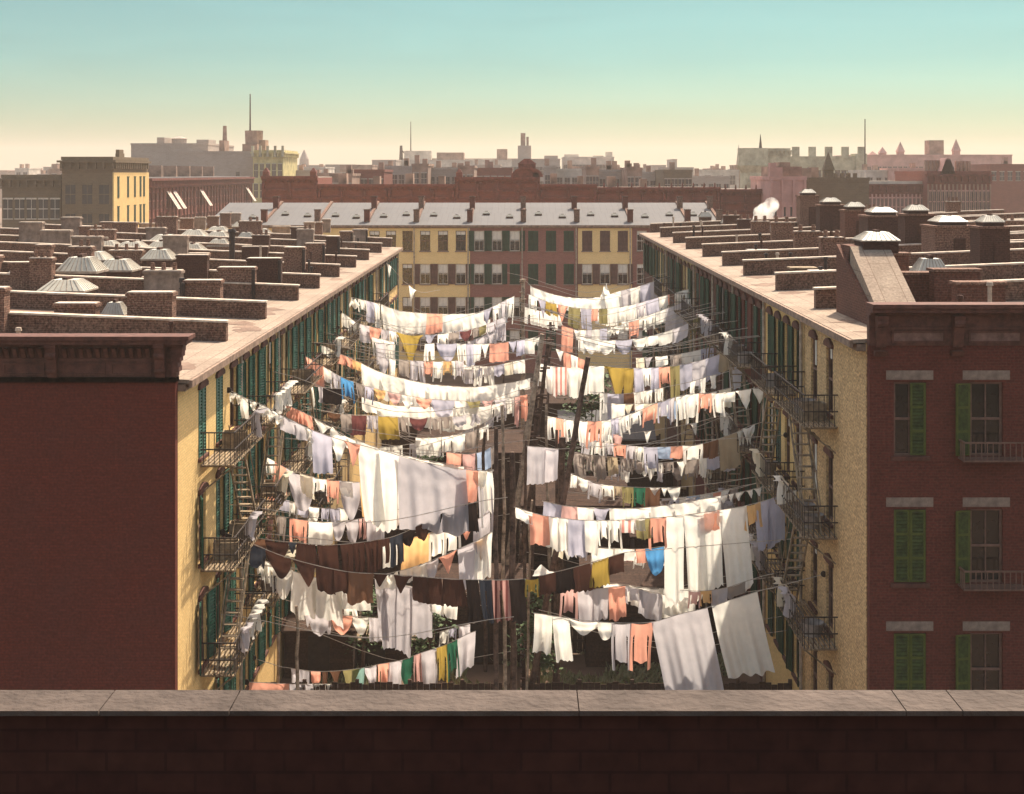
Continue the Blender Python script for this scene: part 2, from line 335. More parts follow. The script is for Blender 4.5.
# ------------------------------------------------------------------ row houses
def house(label, group, loc, rot, w, D, he, wins, floors, wallm, frame, sh, far, slope=.04, hood='arch', roofm='roof', party=True, pw_h=.72, escapes=(), pitch=2.95, ends=False, p_closed=.25, pipe=True, name='rowhouse', pw_mat='parapet', eave=.34, p_sh=.9):
    """one house; local axes: x along the row, -y out to the yard, facade at y=0. far = +1/-1: which end is away from us"""
    root = empty(name, label, 'house', loc, rot, group)
    ops = [(x - WW / 2, x + WW / 2, z, z + WH) for x in wins for z in floors]
    b = MB(); b.wall(-w / 2, w / 2, 0, he, 0, ops)
    g = 0 if ends else .006
    b.quad([(-w / 2 + g, D, 0), (-w / 2 + g, 0, 0), (-w / 2 + g, 0, he), (-w / 2 + g, D, he + slope * D)]); b.quad([(w / 2 - g, 0, 0), (w / 2 - g, D, 0), (w / 2 - g, D, he + slope * D), (w / 2 - g, 0, he)])
    b.quad([(w / 2, D, 0), (-w / 2, D, 0), (-w / 2, D, he + slope * D), (w / 2, D, he + slope * D)])
    b.build('wall', wallm, root)
    q = MB(); q.hexa([(-w / 2, -eave, he - slope * eave + .02), (w / 2, -eave, he - slope * eave + .02), (w / 2, D, he + slope * D + .02), (-w / 2, D, he + slope * D + .02),
                      (-w / 2, -eave, he - slope * eave + .12), (w / 2, -eave, he - slope * eave + .12), (w / 2, D, he + slope * D + .12), (-w / 2, D, he + slope * D + .12)])
    roof = q.build('roof', roofm, root)
    e = MB(); e.box(-w / 2 + .003, -eave - .09, he - .10, w / 2 - .003, -eave - .004, he + .09); e.box(-w / 2 + .003, -eave + .10, he - .20, w / 2 - .003, -.004, he - .02)
    for k in range(int(w / .5)): x = -w / 2 + .25 + k * .5; e.box(x - .05, -eave + .0, he - .12, x + .05, -eave + .095, he - .03)
    e.build('eave', 'trim', root)
    if party:
        x0 = far * w / 2; p = MB(); y0 = .38
        p.hexa([(x0 - .17, y0, he + .10), (x0 + .17, y0, he + .10), (x0 + .17, D, he + slope * D + .1), (x0 - .17, D, he + slope * D + .1),
                (x0 - .17, y0, he + slope * y0 + pw_h), (x0 + .17, y0, he + slope * y0 + pw_h), (x0 + .17, D, he + slope * D + pw_h), (x0 - .17, D, he + slope * D + pw_h)])
        pw = p.build('party_wall', pw_mat, root)
        c = MB(); h1 = pw_h + .003
        c.hexa([(x0 - .21, y0 - .04, he + slope * y0 + h1), (x0 + .21, y0 - .04, he + slope * y0 + h1), (x0 + .21, D, he + slope * D + h1), (x0 - .21, D, he + slope * D + h1),
                (x0 - .21, y0 - .04, he + slope * y0 + h1 + .06), (x0 + .21, y0 - .04, he + slope * y0 + h1 + .06), (x0 + .21, D, he + slope * D + h1 + .06), (x0 - .21, D, he + slope * D + h1 + .06)])
        c.build('coping', 'cap', pw)
    if roofm == 'roof':
        cr_ = random.Random(sum(map(ord, label)))
        for yy in ((6.6, 11.5, 16.5, 22.0) if far > 0 else (13.5, 18.5, 23.0)):
            if cr_.random() < .72:
                yy += cr_.uniform(-1.2, 1.2); hw = cr_.uniform(.4, .85); hh = cr_.uniform(.95, 1.7); c = MB(); zb0 = he + slope * yy
                c.box(-.27, -hw, 0, .27, hw, hh - .12); c.box(-.32, -hw - .05, hh - .12, .32, hw + .05, hh - .02); c.box(-.27, -hw, hh - .02, .27, hw, hh + .02, 1)
                o_ = c.build('chimney', [cr_.choice(['chim', 'chim', 'chimd', 'grey_plaster']), 'cap'], pw, (far * (w / 2 - .32), yy, zb0))
                for k in range(cr_.choice([0, 0, 2, 3])): c = MB(); c.cyl((0, -hw * .6 + hw * .6 * k, hh), (0, -hw * .6 + hw * .6 * k, hh + .32), .10, .085, 8); c.build('chimney_pot', 'chim', pw, (far * (w / 2 - .32), yy, zb0))
        t = MB(); y1 = 3.2 + (sum(map(ord, label)) % 5) * .9
        if sum(map(ord, label)) % 3: t.hexa([(-w / 2 + .18, y1, he + slope * y1 + .124), (w / 2 - .18, y1, he + slope * y1 + .124), (w / 2 - .18, D, he + slope * D + .124), (-w / 2 + .18, D, he + slope * D + .124), (-w / 2 + .18, y1, he + slope * y1 + .15), (w / 2 - .18, y1, he + slope * y1 + .15), (w / 2 - .18, D, he + slope * D + .15), (-w / 2 + .18, D, he + slope * D + .15)]); t.build('tarred_roof', 'tar', roof)
        for (xx, ya, yb_, hh) in ((-.12 * w * far, 9.5, 26, .42),) + (((.22 * w * far, 12.0, 22.0, .75),) if far < 0 else ()):
            q = MB(); q.hexa([(xx - .15, ya, he), (xx + .15, ya, he), (xx + .15, yb_, he), (xx - .15, yb_, he), (xx - .15, ya, he + slope * ya + hh), (xx + .15, ya, he + slope * ya + hh), (xx + .15, yb_, he + slope * yb_ + hh), (xx - .15, yb_, he + slope * yb_ + hh)])
            hh += .003; q.hexa([(xx - .18, ya - .03, he + slope * ya + hh), (xx + .18, ya - .03, he + slope * ya + hh), (xx + .18, yb_, he + slope * yb_ + hh), (xx - .18, yb_, he + slope * yb_ + hh), (xx - .18, ya - .03, he + slope * ya + hh + .05), (xx + .18, ya - .03, he + slope * ya + hh + .05), (xx + .18, yb_, he + slope * yb_ + hh + .05), (xx - .18, yb_, he + slope * yb_ + hh + .05)], 1)
            q.build('light_shaft_wall', [pw_mat, 'cap'], roof)
    if pipe:
        p = MB(); x0 = far * (w / 2 - .18); p.cyl((x0, -.10, .2), (x0, -.10, he - .2), .055, .055, 8); p.cyl((x0, -.10, he - .2), (x0, -eave, he - .02), .05, .05, 8)
        for k in range(4): p.box(x0 - .08, -.11, 2 + k * 3, x0 + .08, -.003, 2.06 + k * 3)
        p.build('drainpipe', 'pipe', root)
    for z in floors:
        for x in wins: put_window(root, x, z, frame, sh, p_closed=p_closed, p_sh=p_sh)
    for (x, z, ww, st) in escapes:
        f = MB(); f.box(-.02, -.02, -.02, .02, 0, .02)
        fe = place(FE[ww][0], 'fire_escape', root, (x, -.01, z))
        place(FE[ww][1], 'railing', fe, (0, 0, 0))
        if st: place(STAIR[pitch if pitch in STAIR else 2.95], 'stair', fe, ((-ww / 2 + .4) if st > 0 else (ww / 2 - .4), 0, 0), 0, (st, 1, 1))
    root['he'] = he
    return root, roof

HL, HR = H - 5.5, H - 4.45
GL = 'houses of the sunlit yellow row'; GR = 'houses of the shaded row'
zb = [39, 47.7, 55.0, 63.0, 69.6, 77.2, 85.0, 92.2, 100.6, 108.5]
wallsL = ['yellow', 'yellow', 'buff', 'yellow', 'buff', 'yellow', 'yellow', 'buff', 'yellow']
labL = ['yellow rowhouse with a blank dark brown end wall and bracketed brown cornice', 'yellow rowhouse second along the sunlit row, next to the dark brown end wall', 'buff rowhouse third from the dark brown end wall in the sunlit row',
        'yellow rowhouse fourth from the dark brown end wall in the sunlit row', 'buff rowhouse in the middle of the sunlit row', 'yellow rowhouse sixth from the dark brown end wall in the sunlit row',
        'yellow rowhouse third from the far end of the sunlit row', 'buff rowhouse last but one at the far end of the sunlit row', 'yellow rowhouse at the far end of the sunlit row']
wallsR = ['tan', 'yellow', 'redbrick', 'brownbrick', 'redbrick', 'buff', 'brownbrick', 'buff', 'brownbrick']
labR = ['tan brick house with a red brick end wall, grey lintels and green shutters', 'yellow brick house next to the tan one in the shaded row', 'red brick house third from the tan corner house in the shaded row',
        'brown brick house fourth from the tan corner house in the shaded row', 'red brick house in the middle of the shaded row', 'buff house among brown ones in the shaded row',
        'brown brick house third from the far end of the shaded row', 'buff house last but one at the far end of the shaded row', 'brown brick house at the far end of the shaded row']
ROWL, ROWR = [], []
for i in range(9):
    z0, z1 = zb[i], zb[i + 1]; w = z1 - z0; zc = (z0 + z1) / 2
    if i == 0: wx = [42.2 - zc, 44.6 - zc, 46.7 - zc]
    else: wx = [-w / 2 + w * k for k in (.145, .385, .62, .86)]
    nf = 4 if i < 4 else 3
    fl = [HL - .55 - WH - 2.95 * k for k in range(nf)]
    esc = []
    if i < 7:
        for k in range(3 if i < 4 else 2):
            esc.append(((44.4 - zc) if i == 0 else -w * .12, fl[k] - .25, 5.0 if i % 2 == 0 else 3.4, (1 if (i + k) % 2 else -1) if k < 2 else 0))
    r, rf = house(labL[i], GL, (-9, zc, 0), pi / 2, w, 26, HL, wx, fl, wallsL[i], 'bframe', 'green', 1, escapes=esc, ends=(i in (0, 8)), p_closed=.2, p_sh=1.0 if i < 2 else .92)
    ROWL.append((z0, z1, zc, r, rf))
    if i == 0: wx = [43.6 - zc, 45.9 - zc]
    fr = [HR - .62 - WH - 3.15 * k for k in range(nf)]
    esc = []
    if i < 7:
        for k in range(3 if i < 4 else 2):
            esc.append((-((44.9 - zc)) if i == 0 else w * .12, fr[k] - .25, 5.0 if i % 2 == 0 else 3.4, (1 if (i + k) % 2 else -1) if k < 2 else 0))
    r, rf = house(labR[i], GR, (9, zc, 0), -pi / 2, w, 26, HR, [-x for x in wx], fr, wallsR[i], 'bframe', None if i == 0 else 'dgreen', -1, escapes=esc, ends=(i in (0, 8)), pitch=3.15, p_closed=.35)
    ROWR.append((z0, z1, zc, r, rf))

def roofpoint(side, px, py):
    """where the sight line through a pixel meets the roof of a row; -> (row entry, local x, local y, roof height)"""
    he = HL if side < 0 else HR
    z = 60.0
    for _ in range(40):
        X = abs((px - VX) / F * z); zr = he + .04 * max(0, X - 9) + .12
        z = (H - zr) * F / max(6, (py - VY))
    row = ROWL if side < 0 else ROWR
    for e in row:
        if z < e[1]: break
    X = abs((px - VX) / F * z); ly = X - 9
    return e, (z - e[2]) * (1 if side < 0 else -1), ly, zr, z

def chimney(side, x0, x1, yt, yb, mt='chim', dy=.55, pipe=0, cap='cap', kind='chimney', pots=0):
    e, lx, ly, zr, z = roofpoint(side, (x0 + x1) / 2, yb)
    w = (x1 - x0) / F * z; h = (yb - yt) / F * z
    s = 1 if side < 0 else -1
    b = MB(); b.box(-dy * .0, -w / 2, -.15, dy * s, w / 2, h - .14); 
    b.box(-.05 * s, -w / 2 - .05, h - .14, (dy + .05) * s, w / 2 + .05, h - .03); b.box(0, -w / 2, h - .03, dy * s, w / 2, h, 1)
    o = b.build(kind, [mt, cap], e[4], (lx, ly, zr))
    if pipe:
        c = MB(); c.cyl((-.16 * s, w / 2 * pipe, -.1), (-.16 * s, w / 2 * pipe, h * .92), .075, .075, 8); c.build('flue_pipe', 'dark', o)
    for k in range(pots):
        c = MB(); yy = -w / 2 + w * (k + .5) / pots; c.cyl((dy * .5 * s, yy, h), (dy * .5 * s, yy, h + .3), .11, .09, 8); c.build('chimney_pot', 'chim', o)
    return o
def skylight(side, x0, x1, yt, yb, dep=None):
    e, lx, ly, zr, z = roofpoint(side, (x0 + x1) / 2, yb)
    w = (x1 - x0) / F * z; h = (yb - yt) / F * z
    return place(SKY, 'skylight', e[4], (lx + (.6 if side < 0 else -.6), ly, zr - .1), 0, (dep or min(1.9, w * 1.05), w, max(1.0, h * 1.65)))

for a in [(54, 95, 303, 333), (127, 172, 292, 335, 'chim', .6, 0), (184, 220, 280, 312, 'chim', .6, 1), (218, 254, 267, 298, 'chim', .6, -1), (247, 280, 258, 290, 'chimd', .7, -1), (284, 304, 247, 277, 'chim', .6, -1), (305, 324, 243, 268, 'chim', .5, -1),
          (326, 339, 236, 259, 'chimd', .5, -1), (340, 352, 231, 251, 'chim', .5, -1), (353, 367, 229, 246, 'grey_plaster', .5, -1),
          (40, 70, 230, 253, 'grey_plaster'), (79, 101, 226, 245), (114, 136, 222, 238, 'chim'), (139, 162, 223, 235, 'grey_plaster'), (163, 178, 220, 232, 'grey_plaster'), (179, 193, 218, 229), (194, 205, 217, 228, 'grey_plaster'), (207, 218, 216, 226), (220, 230, 213, 224), (231, 240, 213, 223, 'grey_plaster'),
          (304, 314, 222, 234, 'grey_plaster'), (314, 322, 222, 233), (322, 330, 219, 231, 'grey_plaster'), (272, 290, 226, 236, 'grey_plaster'), (10, 48, 262, 290, 'chim')]:
    chimney(-1, *a)
for a in [(40, 86, 288, 304), (58, 98, 269, 290), (97, 133, 268, 284), (74, 107, 258, 270), (107, 137, 257, 268), (142, 172, 257, 271), (115, 145, 248, 258), (147, 172, 248, 257), (150, 177, 242, 249), (178, 203, 251, 260), (181, 205, 237, 243), (207, 229, 246, 254), (206, 228, 240, 245), (206, 228, 234, 239), (237, 253, 237, 246), (251, 270, 234, 241), (232, 249, 229, 233), (90, 118, 251, 257), (99, 122, 318, 331), (8, 40, 272, 288)]:
    skylight(-1, *a)
def stack(side, px, yt, yb, r=.11, cowl=True):
    e, lx, ly, zr, z = roofpoint(side, px, yb); h = (yb - yt) / F * z
    b = MB(); b.cyl((0, 0, -.1), (0, 0, h), r, r, 10)
    if cowl: b.cyl((0, 0, h - .05), (0, 0, h + .12), r * 1.5, r * 1.2, 10); b.cyl((0, 0, h * .72), (0, 0, h * .76), r * 1.3, r * 1.3, 10)
    b.build('vent_stack', 'dark', e[4], (lx, ly, zr))
for a in [(232, 231, 267, .16), (193, 266, 275, .1), (182, 281, 309, .09)]: stack(-1, *a)
for a in [(752, 770, 221, 245), (772, 793, 222, 248), (795, 821, 231, 259), (821, 844, 237, 266), (738, 752, 219, 236, 'chimd'), (724, 740, 215, 232, 'chimd')]: chimney(1, *a, pots=2)
for a in [(744, 753, 226, 236), (762, 774, 231, 240), (783, 796, 239, 247), (808, 822, 244, 254), (918, 951, 272, 296), (700, 712, 216, 223), (722, 733, 222, 230)]: skylight(1, *a)

def shaft(x0, x1, yt, yb, wm='chimd', top='pyr', dep=1.3):
    """tall brick stair shaft with a pale pyramid skylight on top"""
    e, lx, ly, zr, z = roofpoint(1, (x0 + x1) / 2, yb); w = (x1 - x0) / F * z; h = (yb - yt) / F * z
    b = MB(); b.box(-dep, -w / 2, -.1, 0, w / 2, h * .84); b.box(-dep - .06, -w / 2 - .06, h * .84, .06, w / 2 + .06, h * .84 + .09, 1)
    o = b.build('stair_shaft', [wm, 'chim'], e[4], (lx, ly, zr))
    place(SKY, 'skylight', o, (-dep / 2, 0, h * .84 - .12), 0, (dep * .8, w * .72, .62))
    d = MB(); d.box(.0, -.05, 0, .05, .45, h * .6); d.build('flue_pipe', 'chimd', o)
for a in [(800, 819, 190, 232, 'chim'), (820, 845, 200, 238), (845, 869, 205, 245, 'brownbrick'), (868, 903, 211, 250, 'chimd', 'pyr', 2.0), (905, 934, 208, 257), (935, 975, 221, 264, 'chim', 'pyr', 2.2), (980, 1010, 220, 274)]: shaft(*a)

for side, rows, he in ((-1, ROWL, HL), (1, ROWR, HR)):
    for (z0, z1, zc, r_, rf_) in rows:
        for k in range(5):
            lx = R.uniform(-.4, .4) * (z1 - z0); ly = R.choice([R.uniform(1.2, 4), R.uniform(4, 22)]); zz = he + .04 * ly + .1; b = MB(); q = R.random()
            if q < .55: hh = R.uniform(.4, 1.1); b.cyl((0, 0, 0), (0, 0, hh), .06, .06, 7); b.cyl((0, 0, hh), (0, 0, hh + .1), .10, .08, 7); b.build('vent_pipe', R.choice(['dark', 'pipe', 'chimd']), rf_, (lx, ly, zz))
            else: b.box(-.4, -.5, -.05, .4, .5, .32); b.box(-.46, -.56, .323, .46, .56, .39, 1); b.build('roof_hatch', ['chimd', R.choice(['tank', 'cap', 'plank'])], rf_, (lx, ly, zz))

for rows, he in ((ROWL, HL), (ROWR, HR)):
    for (z0, z1, zc, r_, rf_) in rows:
        for k in range(4):
            w = z1 - z0; lx = R.uniform(-.34, .34) * w; ly = R.uniform(.3, 2.4); n = 9; b = MB(); q = []
            for j in range(n):
                a = 2 * pi * j / n; x = lx + cos(a) * R.uniform(.3, 1.0); y = max(-.25, ly + sin(a) * R.uniform(.2, .7)); q.append((x, y, he + .04 * y + .126 + .0015 * k))
            b.quad(q); b.build('tar_patch', 'tar', rf_)

# stair bulkhead with a long pale sloping roof beside the red brick end wall
e = ROWR[0]
b = MB(); x0 = (862 - VX) / F * 44 - 9; zt = H - 2.20
yy0, yy1 = x0 - .25, x0 + 1.05
lz = lambda z: -(z - e[2])
b.hexa([(lz(41.2), yy0, HR), (lz(46.4), yy0, HR), (lz(46.4), yy0 + .12, HR), (lz(41.2), yy0 + .12, HR), (lz(41.25), yy0, HR + .3), (lz(46.4), yy0, zt), (lz(46.4), yy0 + .12, zt), (lz(41.25), yy0 + .12, HR + .3)], 1)
b.hexa([(lz(40.6), yy0 + .121, HR), (lz(46.4), yy0 + .121, HR), (lz(46.4), yy1, HR), (lz(40.6), yy1, HR), (lz(40.9), yy0 + .121, HR + .32), (lz(45.0), yy0 + .121, zt), (lz(45.0), yy1, zt), (lz(40.9), yy1, HR + .32)], 0)
b.box(lz(46.4), yy0 + .121, zt - .6, lz(45.01), yy1, zt, 1)
o = b.build('stair_bulkhead', ['roof', 'brownbrick'], e[4])
place(SKY, 'skylight', o, (lz(45.4), (yy0 + yy1) / 2 + .35, zt - .2), 0, (1.3, 1.12, .62))
for (xx, hh, zz) in ((868, 1.5, 48.4), (900, 1.1, 45.0), (935, 1.25, 44.2), (958, 1.0, 42.4)):
    q = MB(); X = (xx - VX) / F * zz - 9; q.box(-.3, -.6, -.1, .3, .75, hh); q.box(-.36, -.66, hh, .36, .81, hh + .08, 1); q.build('chimney', ['brownbrick', 'chim'], e[4], (lz(zz), X + .5, HR + .3))
# ------------------------------------------------------------------ end walls of the two corner houses (face us)
def cornice(root, u0, u1, zt, name='cornice', proj=.5, right_end=True, mt='brownstone'):
    """bracketed timber cornice in the local frame: x along, -y towards us"""
    b = MB(); b.box(u0, -proj, zt - .10, u1 + (.50 if right_end else 0), .3, zt); b.box(u0, -proj + .07, zt - .22, u1 + (.42 if right_end else 0), .3, zt - .103)
    b.box(u0, -.2, zt - .30, u1 + (.30 if right_end else 0), .25, zt - .223)
    if right_end:
        for k in range(6): e_ = [.27, .25, .20, .15, .17, .10][k]; b.box(u1 - .02, -.16, zt - .303 - .13 * (k + 1), u1 + e_, .24, zt - .306 - .13 * k); b.box(u0, -.14, zt - 1.22, u1 + (.10 if right_end else 0), .2, zt - 1.10)
    b.box(u0, -.06, zt - 1.097, u1 + (.02 if right_end else 0), .2, zt - .303); b.box(u0, -.10, zt - .68, u1, -.062, zt - .61)
    return b
eL = ROWL[0][3]
def local_end(root_entry, side):
    return root_entry[3]
# left: blank dark brown end wall at z=39 facing us, x from beyond the frame to the yard corner
def end_part(b, name, mats, root, side):
    """a part given in world x / towards-us axes, put under a row house whose own frame is turned"""
    o = b.build(name, mats, root)
    o.rotation_euler[2] = -pi / 2 if side < 0 else pi / 2
    # world (X, Y, Z) relative to (side*9, zc): undo the house's turn
    return o
def to_house(o, side, zc, X, Y):
    dx, dy = X - side * 9, Y - zc
    o.location = ((dy, -dx, 0) if side < 0 else (-dy, dx, 0))
zc0 = ROWL[0][2]; rL = ROWL[0][3]; rR = ROWR[0][3]
b = MB(); zt = H - (335 - VY) / F * 38.6
b.box(-26, -.30, 0, 0, -.012, zt - 1.2)
o = end_part(b, 'end_wall', ['brownwall'], rL, -1); to_house(o, -1, zc0, -9 + .05, 39)
b = MB(); b.box(-26, -.28, zt - 1.2, -.02, .1, zt - .1)
o2 = end_part(b, 'end_parapet', ['brownwall'], rL, -1); to_house(o2, -1, zc0, -9, 38.98)
b = cornice(None, -26, 0, zt)
for k in range(14):
    x = -.30 - k * 2.78
    if x < -25: break
    b.hexa([(x - .14, -.42, zt - .30), (x + .14, -.42, zt - .30), (x + .14, -.12, zt - .30), (x - .14, -.12, zt - .30), (x - .14, -.42, zt - .23), (x + .14, -.42, zt - .23), (x + .14, -.12, zt - .23), (x - .14, -.12, zt - .23)])
    b.hexa([(x - .12, -.20, zt - 1.09), (x + .12, -.20, zt - 1.09), (x + .12, -.06, zt - 1.09), (x - .12, -.06, zt - 1.09), (x - .12, -.38, zt - .31), (x + .12, -.38, zt - .31), (x + .12, -.06, zt - .31), (x - .12, -.06, zt - .31)])
    b.cyl((x - .13, -.30, zt - .52), (x + .13, -.30, zt - .52), .09, .09, 10); b.cyl((x - .13, -.20, zt - .92), (x + .13, -.20, zt - .92), .07, .07, 10)
    for j in range(11):
        xx = x - .32 - j * .215; b.hexa([(xx - .05, -.12, zt - .60), (xx + .05, -.12, zt - .60), (xx + .05, -.06, zt - .60), (xx - .05, -.06, zt - .60), (xx - .05, -.30, zt - .33), (xx + .05, -.30, zt - .33), (xx + .05, -.06, zt - .33), (xx - .05, -.06, zt - .33)])
    for (a, c) in ((x - 1.30, x - .24), (x - 2.50, x - 1.44)):
        b.box(a, -.10, zt - 1.04, c, -.062, zt - 1.0); b.box(a, -.10, zt - .77, c, -.062, zt - .73); b.box(a, -.10, zt - 1.0, a + .04, -.062, zt - .77); b.box(c - .04, -.10, zt - 1.0, c, -.062, zt - .77)
o = end_part(b, 'cornice', ['brownstone'], rL, -1); to_house(o, -1, zc0, -9, 38.72)
# right: red brick end wall with grey lintels and green shutters
ops = []; cols = [(907 - VX) / 38.33 - 9, (983 - VX) / 38.33 - 9]
zs = [H - (y - VY) / 38.33 for y in (454, 580, 703)]
for c in cols:
    for z in zs: ops.append((c - .42, c + .42, z, z + 1.92))
b = MB(); zr_t = H - (303 - VY) / F * 38.7
b.wall(.03, 26, 0, zr_t - .1, 0, ops, 0, .2); b.quad([(.03, 0, 0), (.03, 0, zr_t - .1), (.03, .3, zr_t - .1), (.03, .3, 0)])
b.quad([(26, .3, HR), (.03, .3, HR), (.03, .3, zr_t - .1), (26, .3, zr_t - .1)])
for (u0, u1, v0, v1) in ops: b.quad([(u0, .2, v0), (u1, .2, v0), (u1, .2, v1), (u0, .2, v1)])
o = end_part(b, 'end_wall', ['redbrick'], rR, 1); to_house(o, 1, zc0, 9, 38.7)
b = cornice(None, .0, 26, zr_t, right_end=False)
for k in range(10):
    x = .28 + k * 1.98
    b.hexa([(x - .12, -.20, zr_t - 1.12), (x + .12, -.20, zr_t - 1.12), (x + .12, -.06, zr_t - 1.12), (x - .12, -.06, zr_t - 1.12), (x - .14, -.40, zr_t - .31), (x + .14, -.40, zr_t - .31), (x + .14, -.06, zr_t - .31), (x - .14, -.06, zr_t - .31)])
    b.cyl((x - .14, -.30, zr_t - .50), (x + .14, -.30, zr_t - .50), .11, .11, 10); b.hexa([(x - .16, -.16, zr_t - 1.36), (x + .16, -.16, zr_t - 1.36), (x + .16, -.02, zr_t - 1.36), (x - .16, -.02, zr_t - 1.36), (x - .16, -.24, zr_t - 1.225), (x + .16, -.24, zr_t - 1.225), (x + .16, -.02, zr_t - 1.225), (x - .16, -.02, zr_t - 1.225)])
    a, c = x + .3, x + 1.68
    b.box(a, -.10, zr_t - 1.02, c, -.062, zr_t - .97); b.box(a, -.10, zr_t - .76, c, -.062, zr_t - .71); b.box(a, -.10, zr_t - .97, a + .05, -.062, zr_t - .76); b.box(c - .05, -.10, zr_t - .97, c, -.062, zr_t - .76); b.box(a + .05, -.075, zr_t - .97, c - .05, -.062, zr_t - .76, 1)
o = end_part(b, 'cornice', ['brownstone', 'panel'], rR, 1); to_house(o, 1, zc0, 9, 38.7)
wE = window_mesh('window', .84, 1.92, 'bframe', 0, 'none', 'brownstone'); wB = window_mesh('window', .84, 1.92, 'frame', .5, 'none', 'brownstone')
shE = shutter_mesh('shutter', .40, 1.86, 'ygreen', 'olive', 3)
for i, c in enumerate(cols):
    for k, z in enumerate(zs):
        w_ = place(wE, 'window', rR); w_.rotation_euler[2] = pi / 2; to_house(w_, 1, zc0, 9 + c, 38.7 + .02); w_.location[2] = z
        q = MB(); q.box(-.62, -.035, 1.98, .60, -.002, 2.22); l = q.build('lintel', 'lintel', w_)
        if i == 0 and k == 0: s_ = place(shE, 'shutter', w_, (.01, .03, .03))
        elif i == 0:
            place(shE, 'shutter', w_, (-.41, .03, .03)); place(shE, 'shutter', w_, (.005, .03, .03))
        else:
            s_ = place(shE, 'shutter', w_, (-.43, -.05, .03)); s_.rotation_euler[2] = pi + .25
for z in zs[:2]:      # little iron balconies under the outer windows
    q = MB(); 
    q.box(-.75, -.55, .42, .9, -.50, .46); q.box(-.75, -.55, -.05, .9, -.02, -.01)
    for k in range(12): x = -.73 + k * .147; q.box(x - .012, -.535, -.01, x + .012, -.515, .42)
    for k in range(4): q.box(-.745, -.5 + k * .14, -.01, -.72, -.48 + k * .14, .42)
    q.box(-.75, -.5, .42, -.70, -.02, .46)
    o = end_part(q, 'window_balcony', ['bframe'], rR, 1); to_house(o, 1, zc0, 9 + cols[1], 38.7); o.location[2] = z

# ------------------------------------------------------------------ the row across the far end of the yard
ZX = 142.0; HX = H - 53 / F * ZX
bx = [205, 262, 316, 366, 416, 470, 524, 578, 632, 690, 722]
M['xyellow'] = pattern('pale_yellow_painted_brick', [(.84, .60, .27), (.80, .56, .24)], (.72, .5, .24), .3, .1, .01, var=.2, stain=.3, bump=.1, stain_col=(.52, .35, .16))
M['xbrick'] = pattern('dusty_red_brick', [(.30, .115, .085), (.25, .095, .07)], (.27, .15, .12), .3, .1, .012, var=.35, stain=.3, bump=.2)
colX = ['xyellow'] * 5 + ['xbrick', 'xbrick', 'xyellow', 'xbrick', 'xbrick']
shX = [None, None, None, None, 'brown', 'green', 'green', 'brown', None, None]
labX = ['grey tin roofed house with two skylights behind the vent stack', 'grey tin roofed house under the raised block of dark red cornice', 'grey tin roofed house at the pale chimneys, far row',
        'buff house with grey tin roof behind the far end of the sunlit row', 'yellow house with brown shutters closing off the yard', 'dark brick house with white blinds and open green shutters beside the yellow one', 'dark brick house with closed green shutters closing off the yard', 'yellow house between two dark brick ones at the far end of the yard',
        'dark brick house with white sashes behind the far end of the shaded row', 'tin roofed house at the chimney stacks beside the steam']
GX = 'houses of the far cross row'
for i in range(10):
    X0 = (bx[i] - VX) / F * ZX; X1 = (bx[i + 1] - VX) / F * ZX; w = X1 - X0
    fl = [HX - .45 - WH - 3.15 * k for k in range(4)] if i >= 3 else []
    wx = [-w * .33, 0, w * .33] if i >= 3 else []
    if i == 9: wx = [0]
    r, rf = house(labX[i], GX, ((X0 + X1) / 2, ZX, 0), 0, w, 12, HX, wx, fl, colX[i], 'frame' if i not in (3,) else 'bframe', None, 1, slope=.155, roofm='tin', party=False, name='rowhouse', eave=.2, ends=(i in (0, 9)), hood='flat')
    for ob in list(r.children):
        if ob.name.startswith('window'):
            ob.data = WINX['frame' if i not in (3,) else 'bframe'][R.choice([0, 1, 2])]
            tall = abs(ob.location[2] - fl[0]) < .1
            if shX[i] == 'green':
                if i == 6 or R.random() < .25:
                    ob.data = WINX['bframe'][0]
                    for s in (-WW / 2, 0): place(SH['dgreen'], 'shutter', ob, (s, .03, 0))
                else:
                    ob.data = WINX['frame'][1]
                    for s in (-1, 1): q = place(SH['dgreen'], 'shutter', ob, (s * (WW / 2 + .01), -.04 if s > 0 else -.09, 0)); q.rotation_euler[2] = pi + .05 if s < 0 else -.05
            elif shX[i] == 'brown':
                if tall:
                    ob.data = WINX['bframe'][2]
                    if i == 7:
                        for s in (-WW / 2, 0): place(SH['brown'], 'shutter', ob, (s, .03, 0))
                else:
                    ob.data = WINX['frame'][1]
                    for s in (-1, 1): q = place(SH['brown'], 'shutter', ob, (s * (WW / 2 + .01), -.04 if s > 0 else -.09, 0)); q.rotation_euler[2] = pi + .05 if s < 0 else -.05
    # sloping party wall and chimneys
    p = MB(); x0 = w / 2
    p.hexa([(x0 - .14, 1.2, HX + .1), (x0 + .14, 1.2, HX + .1), (x0 + .14, 12, HX + 1.9), (x0 - .14, 12, HX + 1.9), (x0 - .14, 1.2, HX + .45), (x0 + .14, 1.2, HX + .45), (x0 + .14, 12, HX + 2.15), (x0 - .14, 12, HX + 2.15)])
    pw = p.build('party_wall', 'chim', r)
    for (yy, zz, hh) in ((1.6, .3, 1.15), (8.6, 1.4, 1.2)):
        if R.random() < .92:
            c = MB(); c.box(-.26, -.4, 0, .26, .4, hh); c.box(-.30, -.45, hh, .30, .45, hh + .10, 1); c.build('chimney', [R.choice(['chim', 'redbrick']), 'chimd'], pw, (x0 - .06, yy, HX + zz))
    for k in range(2):
        xx = -w / 2 + w * (.28 + .45 * k); yy = R.uniform(3.2, 5.2)
        place(SKY, 'skylight', rf, (xx, yy, HX + .155 * yy - .05), 0, (.7, .65, .5))

